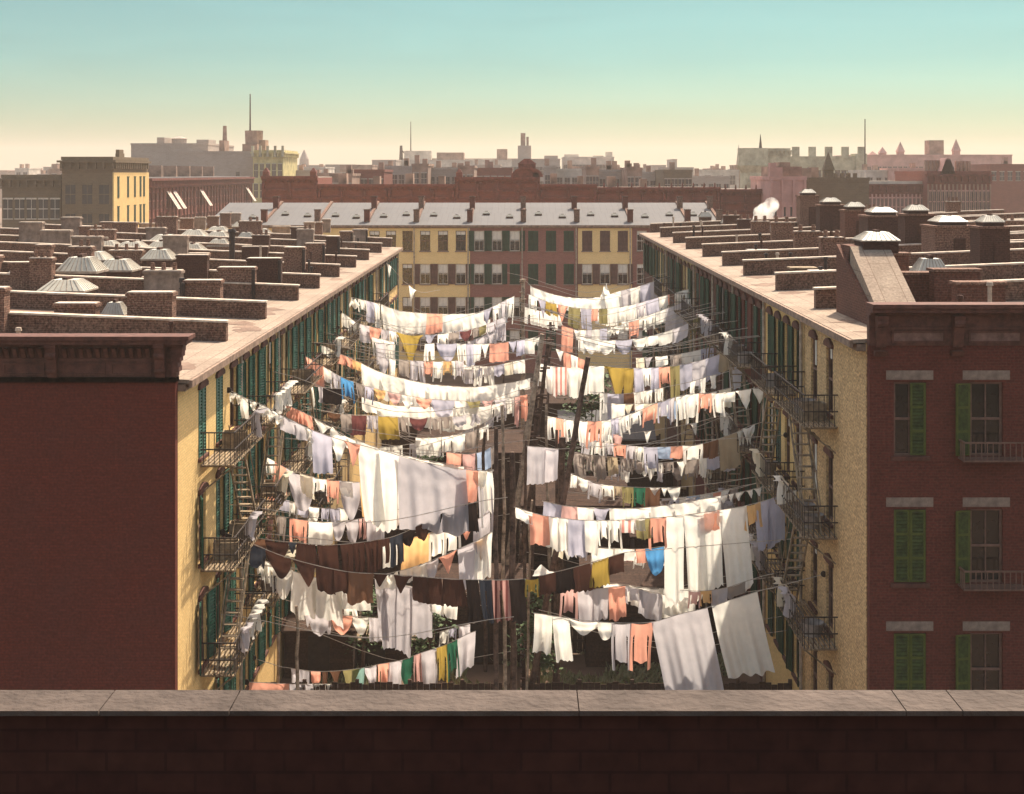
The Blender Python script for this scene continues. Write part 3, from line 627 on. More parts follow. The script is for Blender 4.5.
# ------------------------------------------------------------------ dark red cornice row beyond, and the city
M['cornred'] = mat('dark_red_cornice_iron', (.17, .048, .034), .8, .3, 2.5, .3, .3)
M['farred'] = pattern('far_red_brick', [(.22, .06, .042), (.17, .045, .032)], (.19, .085, .065), .5, .2, .02, var=.3, stain=.35, bump=0)
M['farbrown'] = pattern('far_brown_brick', [(.17, .12, .07), (.14, .10, .06)], (.17, .13, .09), .5, .2, .02, var=.3, stain=.35, bump=0)
M['fargrey'] = pattern('far_haze_paled_grey_brick', [(.38, .31, .26), (.33, .27, .22)], (.40, .33, .28), .8, .3, .03, var=.3, stain=.4, bump=0, nscale=.15)  # grey brick, lightened so its colour imitates distant haze
M['farstone'] = mat('far_haze_paled_stone', (.52, .45, .37), .9, .25, .3)  # stone tone raised: painted haze on top of the real air
M['fargreen'] = mat('far_greenish_stone', (.42, .38, .26), .9, .3, .35)
M['farpink'] = mat('far_pink_brick', (.48, .26, .22), .9, .2, .3)
M['farbrick2'] = mat('far_haze_paled_russet_brick', (.30, .19, .14), .9, .35, .4)  # russet lightened as well, some haze put into the colour
M['faryellow'] = mat('far_yellow_stone', (.50, .42, .19), .9, .25, .6)
M['farwin'] = mat('far_window_glass', (.05, .04, .038), .25, .3, .5, spec=.5)
M['awning'] = None
def win_small(w, h, wm='farwin', fm='farbrown'):
    b = MB(); b.box(-w / 2 - .08, -.06, -.12, w / 2 + .08, .0, -.003, 1); b.box(-w / 2 - .08, -.10, h + .003, w / 2 + .08, 0, h + .2, 1)
    b.box(-w / 2, -.02, 0, w / 2, -.004, h, 0); b.box(-w / 2, -.04, h * .48, w / 2, -.021, h * .53, 1); b.box(-.03, -.035, 0, .03, -.022, h, 1)
    return b.mesh('window', [M[wm], M[fm]])
WS = {}
def block(name, label, cat, x0, x1, yt, z, dep=14, wm='fargrey', group=None, cornice=None, wins=None, fm=None, winsz=(1.0, 2.0), base=0, side_wins=0, crown=None, wallname='wall'):
    """a building seen between pixel columns x0..x1 with its top at row yt, z metres away; built as its own box of rooms with windows and cornice"""
    X0, _, Zt = W(x0, yt, z); X1 = W(x1, yt, z)[0]; w = X1 - X0
    root = empty(name, label, cat, ((X0 + X1) / 2, z, base), 0, group); h = Zt - base
    b = MB(); b.box(-w / 2, 0, 0, w / 2, dep, h); b.build(wallname, wm, root)
    t = MB(); t.box(-w / 2 - .1, -.1, h + .003, w / 2 + .1, .35, h + .4); t.box(-w / 2 - .1, dep - .35, h + .003, w / 2 + .1, dep + .1, h + .4); t.box(-w / 2 - .1, .35, h + .003, -w / 2 + .25, dep - .35, h + .4); t.box(w / 2 - .25, .35, h + .003, w / 2 + .1, dep - .35, h + .4)
    t.box(-w / 2 + .25, .35, h + .003, w / 2 - .25, dep - .35, h + .1)
    t.build('roof', crown or wm, root)
    if cornice:
        c = MB(); p = .5; c.box(-w / 2 - p, -p, h - .3, w / 2 + p, -.003, h - .05); c.box(w / 2 + .003, -.003, h - .3, w / 2 + p, dep, h - .05); c.box(-w / 2 - .2, -.2, h - 1.3, w / 2 + .2, -.003, h - 1.1)
        n = max(3, int(w / .9))
        for k in range(n + 1): x = -w / 2 + w * k / n; c.box(x - .14, -.4, h - 1.05, x + .14, -.003, h - .303)
        for k in range(int(dep / .9)): y = .45 + k * .9; c.box(w / 2 + .003, y - .14, h - 1.05, w / 2 + .4, y + .14, h - .303)
        c.build('cornice', cornice, root)
    if wins:
        nx, rows, drop, pitch = wins
        key = (winsz, fm or wm)
        if key not in WS: WS[key] = win_small(*winsz, 'farwin', fm or wm)
        for r in range(rows):
            for k in range(nx):
                place(WS[key], 'window', root, (-w / 2 + w * (k + .5) / nx, -.003, h - drop - winsz[1] - pitch * r))
            for k in range(side_wins):
                q = place(WS[key], 'window', root, (w / 2 + .003, dep * (k + .5) / side_wins, h - drop - winsz[1] - pitch * r)); q.rotation_euler[2] = pi / 2
    return root, w, h
def part(root, name, m, *boxes):
    for q in boxes: b = MB(); b.box(*q); o = b.build(name, m, root)
    return o

# brown corner house with one sunlit yellow flank
r, w, h = block('corner_house', 'brown house with a bracketed cornice and one bright yellow flank', 'house', 62, 112.5, 160, 180, 17, 'farbrown', None, 'farbrown', (3, 2, 3.0, 3.5), 'farbrown', (1.2, 2.3))
y = MB(); y.box(w / 2 + .01, .0, 0, w / 2 + .16, 17, h - 1.5); y.build('flank_wall', 'faryellow' if False else 'yellow', r)
g = MB(); g.box(-.42, -.03, 0, .42, -.004, 2.5); g.box(-.5, -.06, 2.5, .5, -.002, 2.62); g.box(-.03, -.05, 0, .03, -.031, 2.5); gm = g.mesh('window', [M['dgreen']])
for rr in range(2):
    for yy in (2, 6.5, 9.8, 12.6, 14.4): q = place(gm, 'window', r, (w / 2 + .165, yy, h - 4.6 - 3.6 * rr)); q.rotation_euler[2] = pi / 2
part(r, 'chimney', 'farbrown', (-w / 2 + w * .93, 3, h, -w / 2 + w * 1.0, 5, h + 1.3), (w * .2, 8, h, w * .3, 10, h + .9))
r, w, h = block('low_house', 'low brown house with white sashes beside the brown corner house', 'house', 2, 61, 178, 181, 16, 'farbrown', None, 'farbrown', (5, 2, 2.6, 3.6), 'frame', (1.1, 2.3))
# receding red row with awnings: facades face +x
for k in range(8):
    za = 198 + k * 9.6; r_ = empty('red_rowhouse', 'red rowhouse with bracketed cornice, %s of the red row behind the yellow flanked house' % (['nearest'] + ORD[1:7] + ['last'])[k], 'house', (-49.6, za + 4.8, 0), pi / 2, 'red row houses beyond the roofs')
    hh = H - .75; b = MB(); b.box(-4.78, 0, 0, 4.78, 14, hh); b.build('wall', 'farred', r_)
    c = MB(); c.box(-4.79, -.7, hh - .3, 4.79, .3, hh + .02); c.box(-4.79, -.25, hh - 1.3, 4.79, -.003, hh - 1.1)
    for j in range(12): x = -4.4 + j * .8; c.box(x - .13, -.55, hh - 1.1, x + .13, -.003, hh - .303)
    c.build('cornice', 'cornred', r_)
    if 'rw' not in WS: WS['rw'] = win_small(1.1, 2.3, 'farwin', 'farred')
    for rr in range(2):
        for x in (-3.3, -1.1, 1.1, 3.3): place(WS['rw'], 'window', r_, (x, -.003, hh - 4.2 - 3.5 * rr))
    for j in range(5): x = -4.5 + j * 2.25; 
    part(r_, 'pilaster', 'cornred', *[(-4.6 + j * 2.24, -.22, hh - 9, -4.3 + j * 2.24, -.003, hh - 1.31) for j in range(5)])
    rf_ = part(r_, 'roof', 'tin', (-4.78, .3, hh + .004, 4.78, 14, hh + .15)); part(rf_, 'chimney', 'farbrick2', (-4.6, 5, hh + .15, -3.9, 7, hh + 1.9), (3.6, 9, hh + .15, 4.5, 11, hh + 1.7))
    if k in (1, 3, 7):
        for xx in ((-2.2, 1.2) if k == 1 else (0,)):
            a = MB(); n = 6
            for j in range(n): xa = xx - 1.1 + 2.2 * j / n; xb = xa + 2.2 / n; a.hexa([(xa, -1.7, hh - 4.3), (xb, -1.7, hh - 4.3), (xb, -1.65, hh - 4.3), (xa, -1.65, hh - 4.3), (xa, -.05, hh - 1.75), (xb, -.05, hh - 1.75), (xb, -.0, hh - 1.75), (xa, 0, hh - 1.75)], j % 2)
            a.build('awning', ['blind', 'farred'], r_)
# big pale grey works
r, w, h = block('grey_warehouse', 'big plain grey warehouse block with a round tank on its roof', 'warehouse', 131, 208, 145, 335, 30, 'fargrey')
b = MB(); b.cyl((w * .02, 8, h), (w * .02, 8, h + 1.6), 1.7, 1.7, 14); b.cyl((w * .02, 8, h + 1.6), (w * .02, 8, h + 2.1), 2.0, .5, 14); b.build('roof_tank', 'fargrey', r)
part(r, 'roof_house', 'fargrey', (-w * .22, 4, h, -w * .12, 12, h + 1.8), (w * .3, 4, h, w * .46, 12, h + 1.3)); part(r, 'window', 'farwin', (-w * .22, -.02, h - 17, -w * .12, -.003, h - 9), (-w * .06, -.02, h - 12, -w * .01, -.003, h - 7))
r, w, h = block('grey_factory', 'grey factory block with a dark square roof tank and tall mast', 'factory', 178, 254, 153, 318, 26, 'fargrey')
part(r, 'roof_tank', 'farbrick2', (w * .30, 4, h, w * .5, 14, h + 2)); b = MB(); b.cyl((w * .40, 9, h + 2), (w * .40, 9, h + 5), 1.9, 2.0, 12); b.build('water_tank', 'farbrick2', r)
b = MB(); b.cyl((w * .36, 8, h + 4), (w * .36, 8, h + 13), .22, .12, 6); b.build('mast', 'dark', r)
part(r, 'roof_house', 'farbrick2', (-w * .02, 5, h, w * .05, 10, h + 2.8)); part(r, 'window', 'farwin', *[(w * q - .9, -.02, h - a, w * q + .9, -.003, h - a + 3.6) for q, a in ((-.42, 14.5), (-.22, 14.5), (-.03, 14.5))]); part(r, 'doorway', 'farwin', (w * .26, -.02, h - 14, w * .31, -.003, h - 4))
b = MB(); b.cyl((w * .03, 7, h + 2.8), (w * .03, 7, h + 6), .5, .4, 8); b.build('chimney', 'farbrick2', r)
r, w, h = block('gothic_block', 'yellow green ornate block beside the grey factory', 'building', 253, 283, 152, 312, 20, 'faryellow', None, 'faryellow', (5, 3, 2.5, 4.2), 'fargreen', (.8, 2.8))
part(r, 'turret', 'fargreen', *[(-w / 2 + w * k / 4 - .25, -.6, h - 1, -w / 2 + w * k / 4 + .25, 0, h + 1.3) for k in range(5)]); part(r, 'chimney', 'farbrick2', (-w * .42, 4, h, -w * .2, 8, h + 2.6))
# the long dark red cornice row
xs = [262, 318, 388, 455, 540, 597, 666, 720, 771]
for k in range(8):
    z = 172; X0 = (xs[k] - VX) / F * z; X1 = (xs[k + 1] - VX) / F * z; w = X1 - X0; raised = k in (0, 3)
    yt = [176, 184, 184, 177, 184, 187, 187, 189][k]; h = H - (yt - VY) / F * z
    lab = ['dark red cornice building with a raised end block, beside the yellow green block', 'dark red cornice building next to the raised end block', 'dark red cornice building left of the arched pediment block', 'dark red cornice building with a rounded pediment at its centre',
           'dark red cornice building just right of the rounded pediment', 'dark red cornice building under the low water tanks', 'dark red cornice building third from the steam plume', 'dark red cornice building beside the steam plume'][k]
    r_ = empty('cornice_building', lab, 'building', ((X0 + X1) / 2, z, 0), 0, 'dark red cornice row behind the tin roofs')
    b = MB(); b.box(-w / 2, 0, 0, w / 2, 13, h - .2); b.build('wall', 'farred', r_)
    c = MB(); c.box(-w / 2, -.75, h - .28, w / 2, .2, h); c.box(-w / 2, -.5, h - .5, w / 2, -.003, h - .283); c.box(-w / 2, -.3, h - 1.75, w / 2, -.003, h - 1.5); c.box(-w / 2, -.22, h - 2.7, w / 2, -.003, h - 2.5)
    n = max(4, int(w / .62))
    for j in range(n): x = -w / 2 + w * (j + .5) / n; c.box(x - .1, -.42, h - .72, x + .1, -.003, h - .503)
    m_ = max(2, int(w / 2.2))
    for j in range(m_ + 1): x = -w / 2 + .2 + (w - .4) * j / m_; c.box(x - .16, -.36, h - 2.49, x + .16, -.003, h - 1.76); c.box(x - .14, -.6, h - 1.49, x + .14, -.003, h - .73)
    c.build('cornice', 'cornred', r_)
    if k == 3:
        b = MB(); x0 = (527 - VX) / F * z - (X0 + X1) / 2
        n = 12; rad = 1.75
        for j in range(n):
            a0 = pi * j / n; a1 = pi * (j + 1) / n
            b.hexa([(x0 + rad * cos(a0), -.5, h), (x0 + rad * cos(a1), -.5, h), (x0 + rad * cos(a1), .6, h), (x0 + rad * cos(a0), .6, h), (x0 + rad * cos(a0), -.5, h + .03 + rad * .62 * sin(a0)), (x0 + rad * cos(a1), -.5, h + .03 + rad * .62 * sin(a1)), (x0 + rad * cos(a1), .6, h + .03 + rad * .62 * sin(a1)), (x0 + rad * cos(a0), .6, h + .03 + rad * .62 * sin(a0))])
            b.hexa([(x0 + (rad - .25) * cos(a0), -.75, h + .6 * (rad - .25) * sin(a0)), (x0 + (rad + .1) * cos(a0), -.75, h + .64 * (rad + .1) * sin(a0)), (x0 + (rad + .1) * cos(a0), -.5, h + .64 * (rad + .1) * sin(a0)), (x0 + (rad - .25) * cos(a0), -.5, h + .6 * (rad - .25) * sin(a0)),
                    (x0 + (rad - .25) * cos(a1), -.75, h + .6 * (rad - .25) * sin(a1)), (x0 + (rad + .1) * cos(a1), -.75, h + .64 * (rad + .1) * sin(a1)), (x0 + (rad + .1) * cos(a1), -.5, h + .64 * (rad + .1) * sin(a1)), (x0 + (rad - .25) * cos(a1), -.5, h + .6 * (rad - .25) * sin(a1))])
        b.box(x0 - 1.0, -.2, h + 1.05, x0 + 1.0, .5, h + 1.5); b.pyramid(x0 - 1.1, -.3, x0 + 1.1, .6, h + 1.5, h + 2.1, .3)
        b.build('pediment', 'cornred', r_)
    if raised:
        p = MB()
        for s in (-1, 1): p.box(s * (w / 2 - .5) - .35, -.5, h + .003, s * (w / 2 - .5) + .35, .4, h + .5); p.pyramid(s * (w / 2 - .5) - .35, -.5, s * (w / 2 - .5) + .35, .4, h + .5, h + .95, .2)
        p.build('finial', 'cornred', r_)
    if k >= 5:
        p = MB()
        for j in range(5): x = -w / 2 + w * (j + .5) / 5; p.cyl((x, -.3, h), (x, -.3, h + .5), .12, .05, 6)
        p.build('finial', 'cornred', r_)
    rr = part(r_, 'roof', 'fargrey', (-w / 2 + .02, .25, h - .195, w / 2 - .02, 13, h - .1))
    if k in (1, 2, 4, 5): part(rr, 'chimney', 'farbrick2', (-w * .3, 6, h - .1, -w * .18, 8, h + 1.2), (w * .2, 7, h - .1, w * .3, 9, h + .9))

# buildings on the right beyond the roofs
r, w, h = block('pink_building', 'tall pinkish red building with stepped dark roof block near the steam', 'building', 770, 806, 180, 166, 14, 'farpink', None, None, (4, 1, 3, 4), 'farpink', (.5, 2.2))
part(r, 'pilaster', 'farpink', *[(-w / 2 + w * k - .12, -.25, 0, -w / 2 + w * k + .12, -.003, h) for k in (.03, .34, .66, .97)]); part(r, 'roof_house', 'farbrick2', (-w * .38, 2, h, w * .48, 9, h + 1.5), (-w * .1, 3, h + 1.5, w * .2, 7, h + 2.0)); part(r, 'gable', 'farpink', (-w * .5, .0, h, -w * .15, 1.2, h + 1.4), (-w * .5, .0, h + 1.4, -w * .32, 1.2, h + 1.9))
r, w, h = block('brown_hall', 'dark olive brown hall with battlemented roof edge and pointed lantern', 'building', 800, 869, 181, 172, 18, 'farbrown', None, None, None, None)
part(r, 'chimney', 'farbrick2', (-w * .46, 3, h, -w * .26, 5, h + 1.5), (-w * .2, 6, h, -w * .08, 8, h + 1.6)); part(r, 'turret', 'farbrown', *[(-w * .1 + k * .75, 0, h + .4, -w * .1 + k * .75 + .4, .5, h + .9) for k in range(5)])
b = MB(); b.box(-.5, 3, h, .5, 4.0, h + 1.3); b.pyramid(-.65, 2.85, .65, 4.15, h + 1.3, h + 3.4, .02); b.build('lantern', 'farbrown', r)
r, w, h = block('red_palace', 'long red facade with close set tall windows and pale roof edge', 'building', 860, 928, 184, 208, 16, 'farred', None, 'cornred', (17, 2, 2.0, 3.4), 'farpink', (.42, 2.4), crown='farstone')
part(r, 'pilaster', 'farpink', *[(-w / 2 + w * k / 17 - .10, -.2, h - 8, -w / 2 + w * k / 17 + .10, -.003, h - 1.4) for k in range(18)])
r, w, h = block('turreted_hall', 'dark red turreted hall with gable and clustered chimneys', 'building', 928, 990, 174, 205, 18, 'farred', None, 'cornred', (15, 2, 2.4, 3.8), 'farpink', (.45, 2.8))
part(r, 'chimney', 'farbrick2', *[(-w * .48 + k * .55, 2, h, -w * .48 + k * .55 + .38, 2.6, h + 1.9) for k in range(4)]); part(r, 'chimney', 'farbrick2', *[(w * .02 + k * .55, 2, h, w * .02 + k * .55 + .38, 2.6, h + 1.8) for k in range(4)])
b = MB(); b.quad([(-w * .3, -.1, h), (-w * .06, -.1, h), (-w * .14, -.1, h + 2.0), (-w * .22, -.1, h + 2.0)]); b.hexa([(-w * .3, -.1, h), (-w * .06, -.1, h), (-w * .06, 3, h), (-w * .3, 3, h), (-w * .2, -.1, h + 2.2), (-w * .15, -.1, h + 2.2), (-w * .15, 3, h + 2.2), (-w * .2, 3, h + 2.2)]); b.build('gable', 'farpink', r)
part(r, 'pilaster', 'farbrick2', *[(-w / 2 + w * k / 15 - .10, -.2, h - 9, -w / 2 + w * k / 15 + .10, -.003, h - 1.4) for k in range(16)])
r, w, h = block('round_tower_house', 'greenish building with a bulging corner turret and small flagstaff', 'building', 753, 790, 150, 330, 20, 'fargreen', None, 'fargreen', (5, 4, 4, 4.5), 'fargreen', (1.0, 2.6))
b = MB(); b.cyl((-w / 2, 0, 0), (-w / 2, 0, h - 5), 2.8, 2.8, 10); b.cyl((-w / 2, 0, h - 5), (-w / 2, 0, h - 3.4), 2.8, 3.8, 10); b.cyl((-w / 2, 0, h - 3.4), (-w / 2, 0, h + .4), 3.4, 3.4, 10); b.build('turret', 'fargreen', r)
b = MB(); b.cyl((w * -.2, 5, h), (w * -.2, 5, h + 3.6), .45, .05, 6); b.build('mast', 'dark', r)
r, w, h = block('battlemented_armory', 'long greenish armory with battlements along its top', 'building', 790, 866, 158, 345, 25, 'fargreen', None, None, (12, 2, 3, 4.5), 'farbrown', (1.1, 2.6))
part(r, 'turret', 'fargreen', *[(-w / 2 + .6 + k * 3.8, 0, h + .4, -w / 2 + 2.2 + k * 3.8, 1, h + 2.6) for k in range(5)]); part(r, 'tower', 'fargreen', (w * .36, -1, 0, w * .5, 5, h + 1.0))
r, w, h = block('pink_market', 'long hazy pink building with pointed pinnacles far at the right skyline', 'building', 856, 1012, 156, 420, 30, 'farpink', None, None, (30, 2, 3, 5), 'farpink', (1.1, 3.0))
for px, hh in ((862, 1.0), (884, 2.6), (902, 4.0), (958, 4.8), (874, 1.4)):
    b = MB(); x = (px - 934) / F * 420; b.box(x - .9, 1, h, x + .9, 2.8, h + hh * .3); b.pyramid(x - 1.1, .8, x + 1.1, 3.0, h + hh * .3, h + hh, .03); b.build('pinnacle', 'farpink', r)
b = MB(); b.box((934 - 934) / F * 420 - .5, 3, h, 3.6, 8, h + 4.5); b.build('tower', 'farbrick2', r)
r, w, h = block('spired_church', 'faint church spire on the skyline left of the round turret', 'church', 736, 752, 170, 520, 20, 'farstone', None, None, None)
b = MB(); b.cyl((-w * .2, 5, h), (-w * .2, 5, h + 3), .9, .8, 8); b.cyl((-w * .2, 5, h + 3), (-w * .2, 5, h + 9), .8, .03, 8); b.build('spire', 'fargrey', r)
b = MB(); b.cyl((0, 0, 0), (0, 0, 31.2), .26, .12, 6); q = b.build('flag_mast', 'dark', None, W(865, 173, 338)[:2] + (0,)); tag(q, 'tall bare mast standing above the greenish armory', 'mast')
# steam plume by the right chimneys
# skyline blocks: (name, label, x0, x1, ytop, z, mat)
for a in [('long_works', 'long pale works roof stretching under the twin skyline masts', 397, 548, 161, 520, 'farstone'), ('power_house', 'pale power house with a dark stack on a square tower', 512, 560, 160, 470, 'fargrey'),
          ('hazy_tenement', 'hazy tenement left of the masted works', 372, 396, 161, 500, 'fargrey'), ('low_tenement', 'low hazy tenement near the dark red end block', 340, 372, 166, 480, 'farbrick2'),
          ('stepped_block', 'hazy stepped pale block right of the dark stack', 564, 614, 158, 480, 'farstone'), ('slim_tower', 'slim square tower far on the skyline', 673, 677, 160, 620, 'fargrey'), ('twin_tower', 'lower squat tower beside the slim one', 652, 666, 166, 600, 'fargrey'),
          ('domed_capitol', 'tiny hazy domed tower above the yellow green block', 283, 320, 166, 640, 'fargrey'), ('wide_block', 'wide low hazy block behind the brown corner house', 52, 116, 165, 520, 'farbrick2')]:
    nm, lb, x0, x1, yt, z, mt = a
    r, w, h = block(nm, lb, 'building', x0, x1, yt, z, 26, mt, None, None, (max(3, int(w_ if False else (x1 - x0) / 3.2)), 2, 2.2, 4.5) if x1 - x0 > 12 else None, 'fargrey', (1.3, 2.4))
    if nm == 'long_works':
        part(r, 'roof_house', 'farstone', (-w * .46, 5, h, -w * .28, 12, h + 3.6)); part(r, 'roof_house', 'farbrick2', (-w * .24, 3, h, -w * .06, 12, h + 3.0)); part(r, 'roof_tank', 'farbrick2', (w * .16, 4, h, w * .23, 10, h + 4.2)); part(r, 'ridge', 'farstone', (-w * .5, 10, h, w * .3, 16, h + 1.0))
        b = MB(); b.cyl((-w * .42, 8, h + 3), (-w * .42, 8, h + 14), .25, .12, 6); b.cyl((-w * .485, 8, h), (-w * .485, 8, h + 5.5), .8, .5, 6); b.cyl((-w * .485, 8, h + 4), (-w * .45, 8, h + 2.2), .3, .2, 6); b.build('mast', 'dark', r)
    if nm == 'power_house': part(r, 'tower', 'fargrey', (-w * .38, 4, h, -w * .10, 8, h + 4.6)); part(r, 'smokestack', 'farbrick2', (-w * .32, 5, h + 4.6, -w * .22, 7, h + 8.6), (-w * .20, 5, h + 4.6, -w * .15, 7, h + 7.4)); part(r, 'roof_house', 'fargrey', (w * .18, 3, h, w * .46, 9, h + 1.4))
    if nm == 'stepped_block': part(r, 'roof_house', 'farstone', (-w * .48, 3, h, -w * .2, 10, h + 1.2), (w * .1, 3, h, w * .3, 10, h + .8), (w * .36, 3, h, w * .48, 9, h + 2.0))
    if nm == 'domed_capitol': b = MB(); b.cyl((0, 8, h), (0, 8, h + 3), 2.2, 2.0, 10); b.cyl((0, 8, h + 3), (0, 8, h + 7), 2.0, .2, 10); b.build('dome', 'fargrey', r)
    if nm == 'wide_block': part(r, 'roof_house', 'farbrick2', (w * .05, 3, h, w * .25, 10, h + 2.2), (-w * .4, 3, h, -w * .2, 10, h + .9))
# near roofs between the cornice row and the skyline, with tanks
for i, (x0, x1, yt, z, wm, nm) in enumerate([(330, 352, 176, 228, 'farbrick2', 'chimneyed roof block beside the domed tower'), (352, 384, 172, 240, 'farred', 'low russet block with small chimneys above the dark red cornice'), (384, 412, 168, 262, 'fargrey', 'grey gabled block under the masted works'), (412, 428, 166, 246, 'farbrick2', 'squat russet block with a tank'), (428, 466, 170, 255, 'fargrey', 'grey roof block with three dormers'),
        (458, 474, 168, 240, 'farbrick2', 'narrow russet block left of the pediment'), (476, 512, 170, 262, 'farred', 'russet block behind the rounded pediment'), (545, 556, 168, 250, 'fargrey', 'narrow grey block right of the pediment'), (556, 586, 171, 260, 'farstone', 'pale block behind the rounded pediment'), (586, 599, 169, 235, 'farbrick2', 'dark square tank block on the roofs'), (599, 627, 172, 250, 'fargrey', 'grey block between two dark tanks'),
        (627, 642, 170, 236, 'farbrick2', 'second dark tank block on the roofs'), (642, 664, 174, 262, 'fargrey', 'low grey block right of the second tank'), (664, 692, 172, 246, 'farbrown', 'brown block with overhanging roof'), (692, 730, 178, 300, 'fargrey', 'low grey terrace left of the church spire'), (866, 900, 172, 300, 'farstone', 'pale block behind the long red facade'), (900, 940, 170, 290, 'farpink', 'pinkish block behind the turreted hall'), (283, 312, 172, 330, 'fargrey', 'grey block right of the yellow green block'), (312, 332, 175, 300, 'farbrick2', 'low block behind the raised red end block'), (990, 1030, 166, 300, 'farred', 'red block at the edge beyond the turreted hall')]):
    r, w, h = block('roof_block', nm, 'building', x0, x1, yt, z, 16, wm, 'roof blocks between the red cornice and the skyline', None, (max(2, int((x1 - x0) / 7)), 1, 1.2, 3.4), 'fargrey', (.9, 1.7))
    for k in range(R.randint(1, 3)): ch = MB(); x = R.uniform(-.42, .38) * w; ch.box(x - .4, 3, h, x + .4, 4.4, h + R.uniform(.8, 2.0)); ch.build('chimney', 'farbrick2', r)
    if i in (9, 11): b = MB(); b.cyl((0, 6, h), (0, 6, h + .6), w * .42, w * .42, 12); b.build('roof_tank', 'farbrick2', r)
# the hazy mass of further houses
fb = []
for i in range(210):
    z = R.uniform(380, 1150); px = R.uniform(-10, 1035); wpx = R.uniform(9, 30) * 500 / z + 4; yt = 173 + R.uniform(-6, 4) * (420 / z) - R.choice([0, 0, 1.5, 3.0]) * 1.2
    r, w, h = block('distant_house', 'faint hazy house among the many far houses along the skyline', 'house', px, px + wpx, yt, z, R.uniform(12, 26), R.choice(['fargrey', 'farbrick2', 'farstone', 'farred', 'fargrey', 'farbrick2']), 'far houses of the hazy skyline')
    if z < 720:
        key = ((1.5, 2.4), 'fargrey')
        if key not in WS: WS[key] = win_small(1.5, 2.4, 'farwin', 'fargrey')
        nn = max(2, int(w / 3.2))
        for q in range(nn): place(WS[key], 'window', r, (-w / 2 + w * (q + .5) / nn, -.003, h - 3.6))
    if R.random() < .6: part(r, 'chimney', 'farbrick2', *[(w * q - .5, 3, h, w * q + .5, 5, h + R.uniform(1, 2.2)) for q in (R.uniform(-.4, 0), R.uniform(.05, .4))])

# ------------------------------------------------------------------ ground
g = MB(); g.quad([(-1900, -40, 0), (1900, -40, 0), (1900, 2600, 0), (-1900, 2600, 0)]); tag(g.build('ground', 'dirt'), kind='structure')

# ------------------------------------------------------------------ our own roof edge
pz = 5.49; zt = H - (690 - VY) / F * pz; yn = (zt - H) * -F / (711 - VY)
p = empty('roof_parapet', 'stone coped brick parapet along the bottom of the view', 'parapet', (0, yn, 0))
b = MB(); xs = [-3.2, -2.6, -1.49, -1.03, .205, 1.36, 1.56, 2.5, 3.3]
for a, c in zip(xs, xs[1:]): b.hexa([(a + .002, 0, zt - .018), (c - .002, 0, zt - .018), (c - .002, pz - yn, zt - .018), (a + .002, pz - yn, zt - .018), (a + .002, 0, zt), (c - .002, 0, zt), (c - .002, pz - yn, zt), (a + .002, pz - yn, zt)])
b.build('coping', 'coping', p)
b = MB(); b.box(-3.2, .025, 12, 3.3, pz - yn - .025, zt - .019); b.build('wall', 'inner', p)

# ------------------------------------------------------------------ yards: fences, sheds, poles, shrubs
ORDZ = ['nearest', 'second', 'third', 'fourth', 'fifth', 'sixth', 'seventh', 'eighth']
for side in (-1, 1):
    for i in range(1, 9):
        z = [49.5, 59, 66, 73, 80, 88, 96, 104][i - 1]
        x0, x1 = sorted((side * .2, side * 8.9)); b = MB(); hh = 2.1 + .25 * (i % 2 == 0)
        f = empty('board_fence', '%s dark board fence across the yards below the %s row' % (ORDZ[i - 1], 'sunlit' if side < 0 else 'shaded'), 'fence', ((x0 + x1) / 2, z, 0), 0, 'board fences dividing the yards')
        w = x1 - x0; n = int(w / .2)
        for k in range(n):
            x = -w / 2 + w * k / n; b.box(x + .004, 0, .05, x + w / n - .004, .03, hh + R.uniform(-.05, .05))
        b.build('board_panel', 'wood', f)
        q = MB()
        for k in range(6): x = -w / 2 + w * k / 5; q.box(x - .06, -.10, 0, x + .06, -.003, hh + .15)
        for zz in (.5, hh - .35): q.box(-w / 2 + .061, -.06, zz, w / 2 - .061, -.003, zz + .1)
        q.build('post_frame', 'wood', f)
f = empty('board_fence', 'long middle fence running away between the two rows of yards', 'fence', (0, 47, 0), 0, 'board fences dividing the yards')
b = MB()
for k in range(300): b.box(-.02, k * .3, .05, .02, k * .3 + .28, 2.1 + R.uniform(-.05, .05))
b.build('board_panel', 'wood', f)
q = MB()
for k in range(38): q.box(.021, k * 2.4, 0, .14, k * 2.4 + .12, 2.3)
q.build('post_frame', 'wood', f)
def shed(x, z, w, d, h, label, mt='wood', rm='wood', lean=.5):
    s = empty('yard_shed', label, 'shed', (x, z, 0), 0, 'sheds in the yards'); b = MB(); b.hexa([(-w / 2, 0, 0), (w / 2, 0, 0), (w / 2, d, 0), (-w / 2, d, 0), (-w / 2, 0, h - lean), (w / 2, 0, h - lean), (w / 2, d, h), (-w / 2, d, h)]); b.build('wall', mt, s)
    r_ = MB(); r_.hexa([(-w / 2 - .2, -.25, h - lean - .02), (w / 2 + .2, -.25, h - lean - .02), (w / 2 + .2, d + .2, h + .06), (-w / 2 - .2, d + .2, h + .06), (-w / 2 - .2, -.25, h - lean + .06), (w / 2 + .2, -.25, h - lean + .06), (w / 2 + .2, d + .2, h + .14), (-w / 2 - .2, d + .2, h + .14)]); r_.build('roof', rm, s)
    d_ = MB(); d_.box(-.4, -.05, .1, .4, -.004, min(1.9, h - lean - .2)); d_.build('door', 'dark', s)
shed(-7.6, 56.2, 2.6, 2.0, 2.3, 'low shed with old plank roof by the sunlit wall, behind the bottom washing'); shed(-5.6, 57.2, 4.2, 2.4, 1.5, 'low lean-to with pale plank roof in the nearest sunlit yard', 'wood', 'plank', .35)
